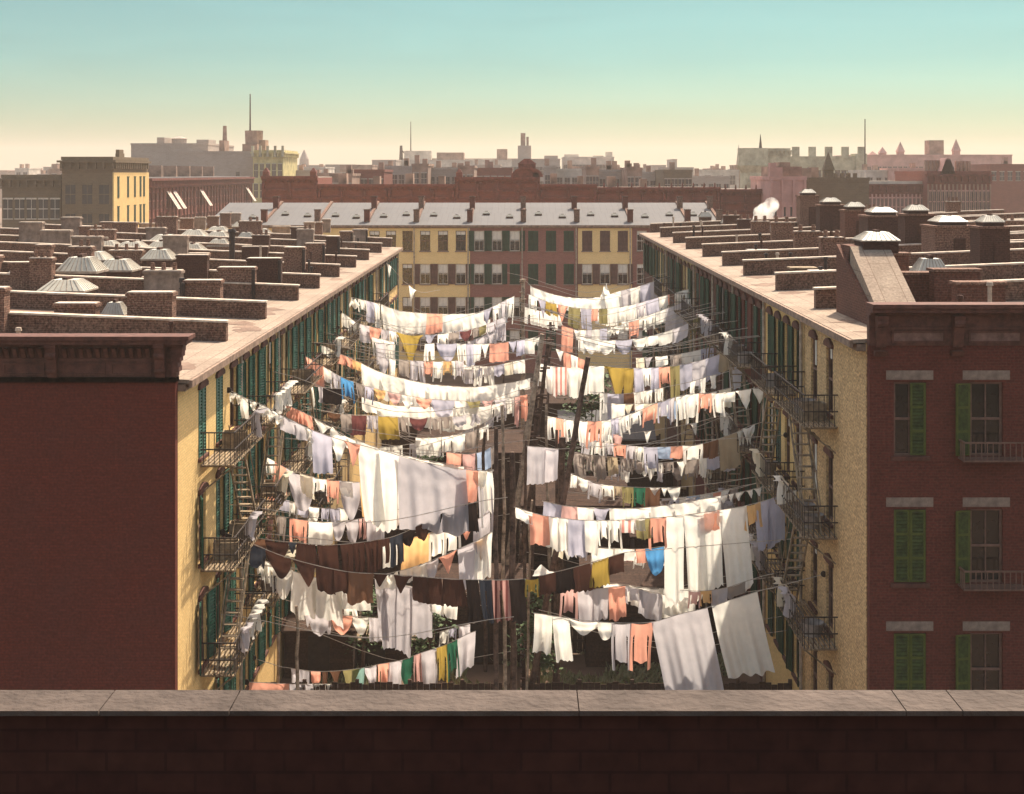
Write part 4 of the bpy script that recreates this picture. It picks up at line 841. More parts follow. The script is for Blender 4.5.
shed(4.8, 83, 5, 3, 5.2, 'tall grey roofed shed in the middle yard beyond the leaning black pole', 'wood', 'tin', 1.0); shed(-2.5, 71.5, 4.8, 2.2, 6.2, 'brown board outbuilding behind the pink square cloth', 'wood', 'wood', .6); shed(6.2, 62, 3.0, 2.2, 4.4, 'dark shed behind the plaid cloth', 'wood', 'wood')
shed(2.4, 66, 4.4, 2.2, 5.0, 'dark board outbuilding behind the leaning black pole', 'wood', 'wood', .7); shed(-5.4, 66.5, 4.6, 2.0, 4.5, 'dark outbuilding behind the mustard towel', 'wood', 'wood', .5); shed(3.4, 92, 6.2, 2.6, 5.6, 'brown shed below the far right washing', 'wood', 'wood', .8); shed(-3.6, 93, 7, 2.6, 5.0, 'brown shed below the far left washing', 'wood', 'wood', .7)
shed(4.6, 57.5, 4.2, 2, 3.6, 'dark lean-to behind the blue bib', 'wood', 'wood', .5); shed(-1.6, 57.8, 3.4, 2, 3.2, 'dark lean-to behind the brown skirts', 'wood', 'wood', .5)

def plant(name, label, cat, X, Y, h, r, n, m, leaf=.16, trunk=True, base=0, group=None, squash=.75):
    t = empty(name, label, cat, (X, Y, base), 0, group); rr = random.Random(int(X * 100) + int(Y * 10))
    if trunk:
        b = MB(); b.cyl((0, 0, -.1), (.1, .05, h * .55), r * .06 + .03, r * .04 + .02, 7)
        for k in range(6):
            a = rr.uniform(0, 6.28); b.cyl((.05, .02, h * rr.uniform(.3, .55)), (cos(a) * r * .6, sin(a) * r * .6, h * rr.uniform(.65, .9)), .045, .012, 5)
        b.build('trunk', 'pole', t)
    b = MB(); cl = [(rr.gauss(0, r * .42), rr.gauss(0, r * .42), h * rr.uniform(.42 if trunk else .15, .98), rr.uniform(.25, .5) * r) for _ in range(max(6, n // 60))]
    for _ in range(n):
        c = rr.choice(cl); p = [c[0] + rr.gauss(0, c[3] * .6), c[1] + rr.gauss(0, c[3] * .6), max(.04, c[2] + rr.gauss(0, c[3] * .5))]
        a, bq = rr.uniform(0, 6.28), rr.uniform(-.7, .9); l = leaf * rr.uniform(.6, 1.4); d = (cos(a) * cos(bq) * l, sin(a) * cos(bq) * l, sin(bq) * l); s = (-sin(a) * l * .35, cos(a) * l * .35, rr.uniform(-.2, .2) * l)
        b.quad([p, [p[i] + d[i] * .5 + s[i] for i in range(3)], [p[i] + d[i] for i in range(3)], [p[i] + d[i] * .5 - s[i] for i in range(3)]])
    b.build('crown', m, t)
plant('yard_tree', 'leafy green tree behind the leaning black pole', 'tree', (590 - VX) / F * 77, 77, 8.6, 1.2, 1600, 'leaf', .22)
plant('yard_tree', 'small green tree beside the thick pole, under the yellow blouse', 'tree', (537 - VX) / F * 52.5, 52.5, 4.6, .75, 1100, 'leaf', .17)
plant('yard_tree', 'small dark green tree between white sheets and the pole cluster', 'tree', (432 - VX) / F * 70, 70, 6.9, .9, 900, 'leaf', .18)
plant('yard_bush', 'dark bush beside the hanging brown skirts', 'bush', (428 - VX) / F * 55, 55, 3.6, .8, 900, 'leaf', .15)
plant('yard_bush', 'dark green bush under the brown skirt, left yard', 'bush', (362 - VX) / F * 56, 56, 3.4, .9, 800, 'leaf', .15)
b = MB(); rr = random.Random(3)
for _ in range(15000):
    x = rr.uniform(-7.5, 8); y = rr.choice([rr.uniform(50, 59), rr.uniform(53, 59), rr.uniform(59, 85)])
    if sin(x * 1.7 + y) + sin(y * 1.3 - x * .6) < -.15: continue
    l = rr.uniform(.08, .3); a = rr.uniform(0, 6.28); b.quad([(x, y, 0), (x + cos(a) * .1, y + sin(a) * .1, l * .4), (x + cos(a) * .12, y + sin(a) * .12, l), (x - sin(a) * .06, y + cos(a) * .06, l * .5)])
tag(b.build('weeds', 'weed'), 'patchy weeds and grass on the yard ground', kind='stuff')
# poles: (top px, top py, bottom px, bottom py, z, r_top, r_bottom, material, label)
for (tx, ty, bx_, by, z, r0, r1, mt, lb) in [
        (523, 279, 523, 430, 88, .11, .15, 'lpole', 'slim tall pole in front of the dark brick houses'), (543, 334, 525, 450, 60, .10, .16, 'lpole', 'pale leaning clothes pole with a bundle tied at its top'), (549, 338, 530, 492, 61, .075, .12, 'pole', 'dark pole leaning beside the pale one'),
        (551, 322, 547, 420, 77, .06, .09, 'pole', 'thin dark pole right of the pale leaning pole'), (588, 357, 566, 486, 50, .085, .12, 'pole', 'black leaning pole in front of the white sheets'), (562, 437, 560, 520, 54, .12, .14, 'pole', 'short thick dark pole beside the black leaning one'),
        (496, 428, 496, 690, 46.4, .065, .09, 'pole', 'thick dark pole left of the pole cluster'), (512, 452, 513, 690, 47.0, .085, .115, 'pole', 'stoutest dark pole of the cluster'), (503, 405, 505, 690, 48.6, .05, .07, 'lpole', 'pale thin pole between the two dark ones'),
        (531, 500, 527, 690, 49, .035, .05, 'lpole', 'thin pale prop right of the pole cluster'), (539, 345, 536, 470, 73, .05, .08, 'lpole', 'thin pale pole behind the leaning ones'), (297, 606, 298, 700, 47.5, .05, .07, 'lpole', 'pale post by the sunlit wall, lower corner'), (706, 448, 706, 520, 58, .04, .05, 'lpole', 'thin pale post near the plaid cloth'), (680, 400, 680, 520, 62, .05, .06, 'pole', 'thin brown post behind the shirts'), (484, 432, 485, 560, 57, .06, .08, 'pole', 'thin dark pole left of the pole cluster, beside three small cloths'), (478, 425, 476, 520, 63, .05, .07, 'lpole', 'thin pale pole behind the slanting small washing'), (536, 392, 533, 520, 61, .06, .09, 'pole', 'dark pole under the bundled pole top'), (546, 405, 548, 520, 58, .05, .07, 'lpole', 'pale thin pole by the drawers beside the black leaning pole'), (505, 300, 503, 430, 94, .05, .07, 'pole', 'very slim far pole at the end of the highest washing'), (556, 430, 557, 560, 52.5, .05, .07, 'pole', 'thin dark pole right of the lavender sheets'), (526, 440, 524, 640, 53.5, .05, .08, 'pole', 'dark pole at the small green tree')]:
    P0 = W(tx, ty, z); P1 = W(bx_, by, z); t = (P0[2] - 0) / (P0[2] - P1[2]); B = (P0[0] + (P1[0] - P0[0]) * t, z, 0)
    e_ = empty('clothes_pole', lb, 'pole', (B[0], z, 0), 0, 'clothes poles in the yards')
    n = 10; b = MB(); rr = random.Random(int(tx)); pts = [(0 + (P0[0] - B[0]) * k / n + rr.gauss(0, .02), rr.gauss(0, .02), P0[2] * k / n) for k in range(n + 1)]
    for k in range(n): b.cyl(pts[k], pts[k + 1], r1 + (r0 - r1) * k / n, r1 + (r0 - r1) * (k + 1) / n, 9, 0, k in (0, n - 1))
    b.build('shaft', mt, e_)
    if z > 60 and r1 > .08:
        c = MB()
        for k in range(6):
            q = 1 - .045 * k - rr.uniform(0, .02); zz = P0[2] * q; xx = (P0[0] - B[0]) * q
            if k % 2 == 0: c.box(xx - .2, -.12 - r1, zz, xx + .2, -.05 - r1 * .6, zz + .07)
            c.cyl((xx, -.06, zz - .1), (xx + rr.choice([-1, 1]) * .22, -.10, zz - .1), .05, .05, 6)
        c.build('crossarm', mt, e_)
# clutter in the pole cluster: climbing brackets
# ------------------------------------------------------------------ the washing
TYPE = {'s': ('sheet', 'sheet', 'sheet'), 't': ('towel', 'towel', 'cloth'), 'h': ('shirt', 'shirt', 'shirt'), 'd': ('drawers', 'underwear', 'drawers'), 'j': ('trousers', 'trousers', 'trousers'), 'k': ('skirt', 'skirt', 'skirt'),
        'v': ('kerchief', 'kerchief', 'pointed kerchief'), 'u': ('undershirt', 'undershirt', 'sagging undershirt'), 'n': ('stocking', 'stocking', 'stocking'), 'b': ('rag', 'rag', 'bunched rag')}
NG = 0
def interp(poly, x):
    if x <= poly[0][0]: a, b = poly[0], poly[1]
    elif x >= poly[-1][0]: a, b = poly[-2], poly[-1]
    else:
        for a, b in zip(poly, poly[1:]):
            if a[0] <= x <= b[0]: break
    return a[1] + (b[1] - a[1]) * (x - a[0]) / (b[0] - a[0])
def smooth(poly):
    """the rope's sag: Catmull-Rom through the listed points"""
    out = []
    for i in range(len(poly) - 1):
        p0 = poly[max(0, i - 1)]; p1 = poly[i]; p2 = poly[i + 1]; p3 = poly[min(len(poly) - 1, i + 2)]
        for k in range(6):
            t = k / 6; t2 = t * t; t3 = t2 * t
            y = .5 * (2 * p1[1] + (p2[1] - p0[1]) * t + (2 * p0[1] - 5 * p1[1] + 4 * p2[1] - p3[1]) * t2 + (3 * p1[1] - p0[1] - 3 * p2[1] + p3[1]) * t3)
            out.append((p1[0] + (p2[0] - p1[0]) * t, y))
    return out + [poly[-1]]
def garment(ty, x0, x1, drop, col, poly, zf, rnd, ln=None):
    gx = (x1 - x0) * .03; x0 -= gx; x1 += gx
    z = zf((x0 + x1) / 2); w = (x1 - x0) / F * z; h = drop * 1.10 / F * z
    nu = max(8, min(30, int(w / .055))); nv = max(7, min(26, int(h / .06)))
    if ty in 'hdj': nu = max(14, nu)
    cx = (x0 + x1) / 2; O = W(cx, interp(poly, cx), z)
    k1 = rnd.uniform(.8, 1.6) * max(1, w / .8); k2 = rnd.uniform(1.8, 3.2) * max(1, w / .8); p1, p2, p3 = rnd.uniform(0, 6), rnd.uniform(0, 6), rnd.uniform(0, 6)
    A = rnd.uniform(.05, .10) * min(1.3, .35 + h); bil = rnd.uniform(-.05, .30) * min(1, h); lean = rnd.uniform(-.05, .09)
    if ln is not None: lean = ln
    pins = max(1, round(w / .55)) if ty in 'stkb' else 1
    sag = {'s': .022, 't': .03, 'k': .03, 'b': .10}.get(ty, .05) * rnd.uniform(.5, 1.6) * min(1, w)
    tilt = rnd.uniform(-.09, .09); vs = []; keep = []
    gap = rnd.uniform(.40, .52); skew = rnd.uniform(-.25, .25); rag = rnd.uniform(.0, .03)
    sl = rnd.choice([-1, 1])
    for j in range(nv + 1):
        v = j / nv
        for i in range(nu + 1):
            u = i / nu; uu = u
            px = x0 + (x1 - x0) * u; zt = H - (interp(poly, px) - VY) / F * z
            zt -= sag * abs(sin(pi * u * pins))
            d = h * (1 + tilt * (u - .5) * 2 + rag * sin(9 * u + p3) + .02 * sin(23 * u + p1)); x = (u - .5) * w
            if ty == 'u':
                d = h * (.42 + .58 * sin(pi * min(1, max(0, u + skew * .3 * sin(pi * u)))) ** .8); x *= 1 - .10 * v * v
                if abs(u - .5) > .38 and skew > .05: d = h * (.75 + .2 * sin(7 * u + p1))
            elif ty == 'v':
                c = .5 + skew; d = h * max(.10, 1 - abs(u - c) / max(c, 1 - c)); x = x * (1 - .25 * v)
            elif ty == 'h':
                bd = .20
                if u < bd or u > 1 - bd: d = h * (1.0 + .05 * sin(p2)); x += (-1 if u < .5 else 1) * .05 * w * v * sl
                else: d = h * (.78 - .07 * (1 - abs(u - .5) * 3.3) * (1 if sl > 0 else -.4)); x *= 1 - .06 * sin(pi * v)
            elif ty in 'dj':
                f = .06 if ty == 'd' else -.04
                x = x * (1 + f * v) + (.03 if u > .5 else -.03) * v * sl; d *= 1 - .08 * (u > .5) * sl
            elif ty == 'k': x *= .86 + .30 * v
            elif ty == 'n': x *= .9 - .35 * v + .25 * (v > .8)
            elif ty == 'b': d *= .65 + .5 * abs(sin(5 * u + p1)); x *= .8 + .35 * sin(3 * v + p2)
            fo = A * v ** .75 * (sin(k1 * 2 * pi * u + p1 + .7 * v) + .5 * sin(k2 * 2 * pi * u + p2 - .9 * v))
            if ty in 'st':
                f_ = (u * pins) % 1.0; q_ = v * h - .9 * min(h, .5) * 4 * f_ * (1 - f_) * .45; fo += .016 * math.exp(-(q_ * 1.3) ** 2) * sin(11 * q_ + p1)
            if ty == 'k': fo = .07 * (.4 + v) * sin(2 * pi * u * max(3, w / .13) + p1)
            if ty == 'b': fo = .16 * sin(7 * u + p1 + 3 * v) * sin(pi * min(1, v + .15))
            if ty == 'u': fo += .06 * sin(11 * v * (1 - abs(u - .5)) + p3) * v
            y = fo + bil * sin(pi * v * .8) * (.5 + .5 * sin(pi * u)) + .03 * sin(5 * v + 4 * u + p3) * v
            vs.append((x + lean * v * d + .02 * v * sin(4 * v + p2), y, zt - O[2] - v * d))
    b = MB(); b.v = vs
    for j in range(nv):
        v = (j + .5) / nv
        for i in range(nu):
            u = (i + .5) / nu
            if ty in 'dj' and abs(u - .5) < (.04 if ty == 'd' else .05) + .05 * v and v > (gap if ty == 'd' else gap - .16): continue
            if ty == 'h' and (abs(u - .2) < .035 or abs(u - .8) < .035) and v > .30: continue
            a = j * (nu + 1) + i; b.f.append((a, a + nu + 1, a + nu + 2, a + 1)); b.m.append(0)
    nm = TYPE[ty][0]
    o = b.build(nm, CLM[col], None, O, True); return o

def line(desc, z, zp, poly, toks, side, attach=True, bare=False):
    """one rope from the wall to its pole with everything pegged on it; desc ends the labels of its washing"""
    global NG
    rnd = random.Random(sum(ord(c) for c in desc) + int(z * 10) + int(poly[0][1]))
    poly = smooth(poly); xa, xb = poly[0][0], poly[-1][0]
    wx = VX + side * 13455.0 / z
    lo = (wx if side < 0 else xa); hi = (xb if side < 0 else wx)
    def zf(x):
        t = (x - lo) / max(1e-6, hi - lo); t = max(0, min(1, t if side < 0 else 1 - t)); return z + (zp - z) * t
    pts = [W(x, y, zf(x)) for x, y in poly]
    if attach:
        X = side * 8.95
        if side < 0 and wx < xa - 2: pts = [W(wx + 1, interp(poly, xa) - min(14, (xa - wx) * .3), zf(wx))] + pts
        if side > 0 and wx > xb + 2: pts = pts + [W(wx - 1, interp(poly, xb) - min(14, (wx - xb) * .3), zf(wx))]
    mid = pts[len(pts) // 2]; b = MB(); b.tube([tuple(p[i] - mid[i] for i in range(3)) for p in pts], (.012 if not bare else .012), 5)
    o = b.build('clothesline', 'rope', None, mid)
    tag(o, ('bare rope strung across the yard with nothing pegged on it' if bare else 'rope carrying the washing ' + desc), 'clothesline', 'bare ropes across the yard' if bare else 'clotheslines across the yard')
    if not bare:
        q = MB(); e0 = pts[0] if side < 0 else pts[-1]; l = tuple(e0[i] - mid[i] for i in range(3)); q.cyl((l[0] - .02 * side, l[1] - .03, l[2]), (l[0] - .02 * side, l[1] + .03, l[2]), .09, .09, 10); q.build('pulley', 'dark', o)
    items = []
    for t in toks.split():
        a, d, ct, *ex = t.split(':'); x0, x1 = map(float, a.split('-')); items.append((x0, x1, float(d), ct[0], ct[1], float(ex[0]) if ex else None))
    cnt = {}
    for it in items: cnt.setdefault((it[3], it[4]), []).append(it)
    for it in sorted(items, key=lambda q: q[:5]):
        x0, x1, d, c, t, ex = it; same = sorted(cnt[(c, t)], key=lambda q: q[:3]); n = len(same)
        o = garment(t, x0, x1, d, c, poly, zf, rnd, ex); o.location[1] += rnd.uniform(-.04, .04); NG += 1
        k = same.index(it); word = CL[c][0] + ' ' + TYPE[t][2]
        if n == 1: lab = word
        elif n == 2: lab = word + (' nearer the wall' if (k == 0) == (side < 0) else ' nearer the poles')
        else: lab = ORD[k if side < 0 else n - 1 - k] + ' ' + word + ' from the wall'
        tag(o, lab + ' ' + desc, TYPE[t][1], 'washing ' + desc)

S, D = -1, 1
# far to near, below the sunlit wall
line('on the highest line at the yellow house', 77, 84, [(347, 297), (380, 304), (400, 311), (440, 314), (475, 313), (492, 307), (515, 296)], '349-358:8:wb 358-366:12:wh 366-374:19:ls 374-380:22:wn 381-383:18:ws 383-404:19:ws 404-426:19:ws 426-442:18:pt 442-462:16:ws 462-483:15:ws 483-493:14:lv 493-500:16:wd 500-507:20:gh 507-514:24:wh', S)
line('on the line with the big mustard kerchief', 74, 78, [(340, 312), (358, 323), (372, 327), (397, 332), (420, 335), (450, 333), (480, 327), (508, 316)], '342-350:13:wh 350-359:16:wh 359-369:16:gs 369-381:13:pu 381-389:14:gh 389-396:12:wh 396-423:29:yv 425-437:10:lv 438-448:13:wh 449-459:10:fu 460-471:9:mu 473-479:8:ft 479-486:8:et 487-496:12:gh 497-505:20:gd', S)
line('on the line just above the pink square', 73, 78, [(365, 336), (400, 343), (440, 346), (470, 341), (490, 333), (508, 322)], '372-383:18:wh 384-394:14:wd 468-476:10:gh 476-486:11:gs 486-495:13:gh 495-505:14:gh', S)
line('on the line with the pink square', 71.5, 69.5, [(355, 340), (400, 345), (437, 343), (480, 344), (515, 341), (532, 338), (543, 335)], '376-385:20:gs 386-395:15:wd 425-434:16:wd 437-456:16:lu 457-466:19:wh 466-474:20:ls 474-481:16:wt 481-490:14:wv 490-508:17:pt 508-516:11:lv 517-525:14:lt 525-534:14:wt 534-543:7:wb', S)
line('on the low line behind the white sheets', 69, 72, [(360, 352), (385, 358), (420, 361), (450, 361), (480, 358), (510, 352)], '379-388:16:gu 389-396:26:wn 399-409:15:fs 410-418:17:gd 418-424:20:gd 424-433:14:ph 433-443:19:wh 443-451:12:oh 451-456:14:wn 456-464:12:gh 466-473:8:wt', S)
line('on the line of long white sheets', 66, 69, [(320, 345), (338, 353), (361, 363), (380, 372), (400, 378), (430, 384), (470, 387), (493, 385), (515, 382), (532, 378)], '322-330:8:wt 330-338:8:ct 338-346:9:pt 346-352:9:pt 352-361:8:ot 361-382:20:ws 382-404:23:ws 404-428:24:ws 428-448:19:ws 449-470:18:ws 470-493:15:ws 494-507:15:ws 507-519:14:ws 520-530:9:wt', S)
line('on the sheet row under the long white one', 64, 67, [(345, 391), (365, 398), (390, 405), (430, 407), (470, 408), (495, 404), (520, 396)], '362-380:12:ws 380-404:15:ws 405-430:18:ws 430-455:21:ws 455-490:20:ws 492-502:16:wh', S)
line('on the line with the bright blue shirt', 62, 68, [(303, 356), (322, 366), (341, 377), (365, 386), (400, 394), (430, 399), (470, 401), (500, 399), (532, 394)], '305-323:22:ps 323-331:12:wt 331-340:18:gh 341-353:21:bh 356-364:14:fh 365-373:15:lh 374-385:10:ou 388-400:10:au 402-412:12:wu 416-431:9:pu 432-454:18:lu 455-464:15:wu 465-480:15:ev 482-494:13:av 495-505:20:gh 505-514:18:wh 515-520:26:ad 520-527:22:pd', S)
line('on the short dark line by the sunlit wall', 61, 62, [(300, 384), (320, 387), (345, 389)], '310-314:20:wn 318-323:14:gn 323-341:14:kt', S)
line('on the line with the mustard towel', 59.5, 67, [(308, 408), (340, 414), (380, 416), (427, 418), (470, 414), (520, 402)], '328-340:8:zu 341-351:16:ft 352-366:18:mt 367-372:15:gh 372-378:15:gh 378-397:21:yt 398-408:17:fh 410-427:11:mu 430-440:14:fh 441-452:13:fh 453-466:10:gu 470-480:9:gb', S)
line('on the slanting line of small grey washing', 62, 67, [(395, 446), (420, 442), (450, 436), (480, 425), (505, 411), (522, 400)], '380-390:11:ws 391-402:14:wh 410-420:18:gh 420-429:16:fh 430-440:15:gh 441-450:13:gs 452-462:12:fh 463-473:10:gh 474-484:11:fs 486-494:9:gh', S)
line('on the pink line by the sunlit balconies', 55, 58, [(278, 402), (296, 409), (312, 417), (330, 427), (347, 437), (380, 449), (430, 461), (495, 470)], '281-289:11:pt 289-297:12:pt 297-304:12:pt 304-312:12:pt 314-331:11:wv 331-347:10:wb 347-364:9:wt 364-395:8:wt 395-428:9:wt 428-463:10:wt', S)
line('on the line with the huge grey sheet', 45.8, 47, [(228, 390), (245, 398), (262, 405), (282, 416), (312, 430), (345, 441), (380, 450), (420, 461), (460, 469), (498, 471)], '228-236:9:wb 234-243:8:wb 240-248:19:wt 248-258:8:wb 257-266:9:wb 263-274:9:wb 273-284:8:wb 280-295:13:gs 295-306:14:gs 303-314:11:wb 312-331:37:ls 332-344:20:wu 344-360:22:pv 358-378:70:ws 378-398:72:ws 398-464:62:gs 461-478:30:pt 474-487:16:wu 479-492:50:wh', S)
line('on the three cloth line by the poles', 56, 58, [(444, 452), (465, 454), (480, 452), (500, 444)], '447-461:14:pt 463-475:17:at 477-490:17:ut 491-497:20:fh', S)
line('on the line with the apricot shirt', 51.5, 50, [(264, 456), (286, 468), (313, 477), (340, 481), (380, 483), (430, 482), (470, 478), (496, 470)], '266-275:19:wh 275-287:24:ph 287-313:34:gu 300-312:20:ct 313-327:15:wh 327-339:20:ph 340-360:35:gu 360-373:32:oh 373-396:28:wh 397-412:30:ws 340-352:14:wt', S)
line('on the line under the apricot shirt', 50, 49, [(252, 510), (290, 518), (330, 522), (370, 517), (400, 509), (450, 497), (495, 478)], '257-266:30:ns 267-274:26:an 276-286:22:fh 290-307:23:ph 309-332:22:wt 333-345:17:gu 346-358:23:gu 359-362:18:an 363-366:19:an 367-384:23:gs 384-397:13:pt 398-410:14:wh 478-492:46:gh', S)
line('on the line of dark trousers', 46.6, 46.8, [(226, 527), (250, 536), (270, 540), (300, 543), (330, 545), (370, 541), (400, 534), (440, 514), (478, 502)], '243-266:14:zu 266-288:16:ru 288-297:12:xv 296-316:20:rk 318-337:26:rt 340-352:28:rj 353-364:26:rj 365-377:28:rj 378-389:26:rj 390-402:28:xj 402-415:15:ku 416-429:16:ru 430-442:15:ku 443-455:17:kt 456-466:25:kt 466-476:26:kt', S)
line('on the line of brown skirts', 45, 46, [(222, 532), (245, 541), (280, 555), (315, 565), (350, 572), (385, 574), (412, 576), (450, 579), (500, 580), (526, 579)], '222-232:27:kh 231-243:28:rh 246-265:20:xu 266-290:21:ru 291-315:22:rv 316-333:23:rt 333-348:20:rt 348-373:27:zs 374-389:12:rv 394-412:17:rv 412-427:23:rk 427-442:25:rk 442-464:24:rk 466-478:40:ks 479-491:36:xj 492-508:39:Sj 509-524:40:ks 526-538:16:yh', S)
line('on the line with the apricot sheet', 47.6, 47.8, [(378, 545), (402, 540), (430, 533), (460, 527), (480, 518), (496, 509)], '382-396:22:wt 402-429:29:os 429-445:26:wh 445-460:26:wh 457-473:15:pv 473-489:21:gs', S)
line('on the line with the slanting grey sheet', 47, 47.2, [(372, 576), (395, 572), (420, 565), (440, 557), (458, 549), (478, 540), (496, 530)], '376-388:13:wt 388-400:14:wb 400-413:12:wt 413-426:12:wt 426-438:18:gu 438-458:18:pv 458-476:38:gs 474-488:22:ov 476-492:40:ws', S)
line('on the billowing line below the dark coat', 48.5, 49.2, [(250, 556), (262, 560), (290, 570), (320, 579), (345, 586), (372, 592)], '258-267:14:wb 264-273:26:wh 272-292:28:wu 292-316:38:ws 313-341:36:ws 338-368:20:ws', S)
line('on the line with the long grey sheets', 47.4, 48, [(366, 577), (385, 581), (405, 585), (430, 592), (458, 602), (490, 606)], '375-384:55:gs 384-397:60:gs 397-412:62:gs 411-431:44:gs 430-443:18:wt 443-457:17:wt', S)
line('on the line above the pale shed roof', 50, 50.6, [(296, 603), (305, 606), (330, 613), (352, 616), (380, 618), (410, 617)], '297-304:14:wt 305-330:22:gu 331-352:17:pu 353-368:16:wu 369-379:22:gs', S)
line('on the line with the yellow shirt', 50, 51, [(282, 667), (310, 671), (335, 671), (362, 668), (380, 664), (402, 660), (420, 653), (447, 644), (476, 631)], '291-299:28:gt 300-309:28:gt 311-320:16:pu 322-328:13:zn 330-341:18:zv 343-362:22:ev 353-364:24:qt 365-376:22:gu 378-389:26:ph 389-402:26:gs 402-413:27:nu 414-421:34:ah 421-436:36:gs 436-447:42:yh 447-457:34:nh 458-475:34:gs', S)
line('on the line half hidden by the coping', 48.8, 49.6, [(246, 682), (290, 684), (335, 684)], '250-288:10:ps 290-312:14:gs 312-320:13:wt 321-330:14:wt 331-340:13:gv', S)
line('on the high line by the row end', 98, 104, [(385, 262), (392, 268), (402, 280), (420, 292), (440, 290)], '386-391:12:wv 409-416:14:wv', S)

# below the shaded wall
line('on the highest line at the leaning sheets', 92, 88, [(524, 280), (532, 287), (552, 294), (576, 298), (600, 297), (620, 291), (640, 286), (662, 279)], '531-552:11:ws 552-578:12:ws 578-604:12:ws 601-609:-9:wb 605-620:20:ws 620-630:21:gs 630-640:20:ws 640-650:18:ls 650-659:19:gs', D)
line('on the line with the khaki drawers', 80, 87, [(527, 294), (545, 301), (570, 307), (595, 309), (625, 306), (660, 297), (704, 286)], '529-537:14:wh 537-546:18:lv 546-556:12:yd 558-568:16:pv 569-580:18:et 581-591:18:ld 592-598:11:pt 599-607:14:et 608-617:17:wh 617-626:18:wh 626-636:18:wh 636-646:16:gh 646-658:17:ls 659-668:10:wt 668-674:9:pt 675-683:14:wh 683-692:16:wh 692-703:16:ws', D)
line('on the low line behind the khaki drawers', 83, 87, [(524, 307), (540, 311), (562, 315), (580, 314)], '525-533:15:wd 533-539:14:wt 540-549:14:wt 549-557:14:wd 558-563:10:wn', D)
line('on the line with the tall grey sheet', 78, 82, [(600, 324), (620, 322), (640, 318), (660, 311), (680, 303), (704, 293)], '622-634:11:wh 635-645:12:wh 645-655:14:wh 656-667:12:wt 667-688:27:gs 688-698:12:wh', D)
line('on the line with pink cloths at both ends', 76, 77, [(560, 325), (578, 330), (607, 328), (630, 322), (668, 312)], '562-573:23:pt 573-581:10:wv 579-586:20:ws 586-592:19:gs 592-600:20:ws 600-607:16:lt 607-614:7:wb 614-622:7:wb 622-629:6:wb 629-639:16:ph', D)
line('on the line of white swags', 72, 73, [(580, 336), (598, 339), (620, 340), (646, 337), (668, 331), (690, 322), (708, 308)], '583-598:14:wu 598-615:13:wu 616-632:13:lu 633-646:11:wu 646-658:9:wt 658-673:11:wt 673-688:13:gs 690-703:14:ev', D)
line('on the line with the red striped sheets', 66, 67.5, [(535, 362), (550, 366), (570, 367), (590, 366), (615, 366)], '537-545:22:wh 545-553:26:ws 553-567:26:Ts 567-579:28:ws 579-591:26:ws 591-604:25:ws', D)
line('on the line with the huge mustard cloth', 60.5, 63, [(552, 348), (570, 354), (590, 362), (615, 367), (645, 368), (680, 365), (712, 357), (747, 344)], '556-564:11:wv 564-571:13:pt 571-578:11:wt 578-585:9:pt 604-625:33:yv 625-634:24:yt 634-643:24:ls 643-651:22:wh 651-659:22:ls 659-670:20:ph 670-680:38:ej 680-693:22:ls 693-706:22:gs 706-720:20:ls 720-734:18:ts 728-742:36:gs', D)
line('on the lower line under the mustard cloth', 58, 62, [(590, 392), (620, 394), (650, 390), (690, 382), (720, 374)], '600-612:24:wh 608-624:26:ls 624-634:16:zt 634-643:26:wh 644-652:20:wh 655-663:14:wh 690-696:14:wn 700-706:14:wn 710-716:12:wn', D)
line('on the long line of shirts and drawers', 51.5, 56, [(545, 416), (570, 420), (600, 421), (630, 414), (660, 402), (690, 394), (720, 393), (750, 389), (788, 382)], '548-556:22:wd 556-563:23:pd 564-573:20:wd 579-589:20:wd 588-602:24:ph 602-611:24:wh 611-620:18:lh 619-629:18:wh 630-640:14:wh 643-657:17:ph 658-669:18:lh 669-675:22:gn 676-687:28:wh 686-699:26:wh 699-711:18:ph 712-724:22:wh 724-735:9:wt 736-751:18:wv 753-770:15:wv 771-786:10:wt', D)
line('on the line with the grey plaid cloth', 55, 58, [(575, 440), (610, 443), (645, 447), (680, 446), (705, 443), (735, 433), (756, 424)], '582-592:16:gh 592-604:15:wh 606-614:14:gh 614-626:13:ph 627-636:20:gh 636-644:18:wh 644-658:24:lh 658-671:11:ut 671-683:11:pt 683-703:16:wh 703-709:14:zt 709-718:16:zt 719-738:30:ts 737-745:12:wb 744-754:14:wb', D)
line('on the short steep line by the leaning poles', 50.5, 51, [(526, 446), (540, 447), (560, 449)], '528-546:34:gs 545-558:30:gs', D)
line('on the grey line by the black pole', 56.5, 57.5, [(568, 451), (590, 455), (617, 457), (650, 462)], '573-584:22:fs 584-595:20:fh 595-605:22:fs 607-617:17:tt 620-632:14:fh 633-645:12:fu', D)
line('on the line with the bright green shirt', 53, 55, [(568, 473), (585, 479), (600, 484), (630, 487), (680, 487), (725, 482), (764, 476)], '571-577:12:wt 578-590:12:wu 588-602:16:gh 602-614:14:wh 614-622:12:th 622-633:18:eh 634-646:18:nh 646-660:19:zs 661-668:8:wv 668-680:11:wu 650-660:7:wv', D)
line('on the line ending in small pennants', 50.5, 49, [(542, 501), (565, 506), (600, 508), (640, 508), (680, 503), (720, 496), (750, 490), (784, 481)], '544-561:19:ls 561-577:18:as 578-594:20:ws 594-610:22:lv 610-626:18:ws 627-650:13:ws 650-674:14:ws 674-699:14:ws 699-720:14:ws 721-729:8:wv 729-735:8:wv 736-745:8:wv 746-753:8:wv 754-762:8:wv 764-775:9:wv', D)
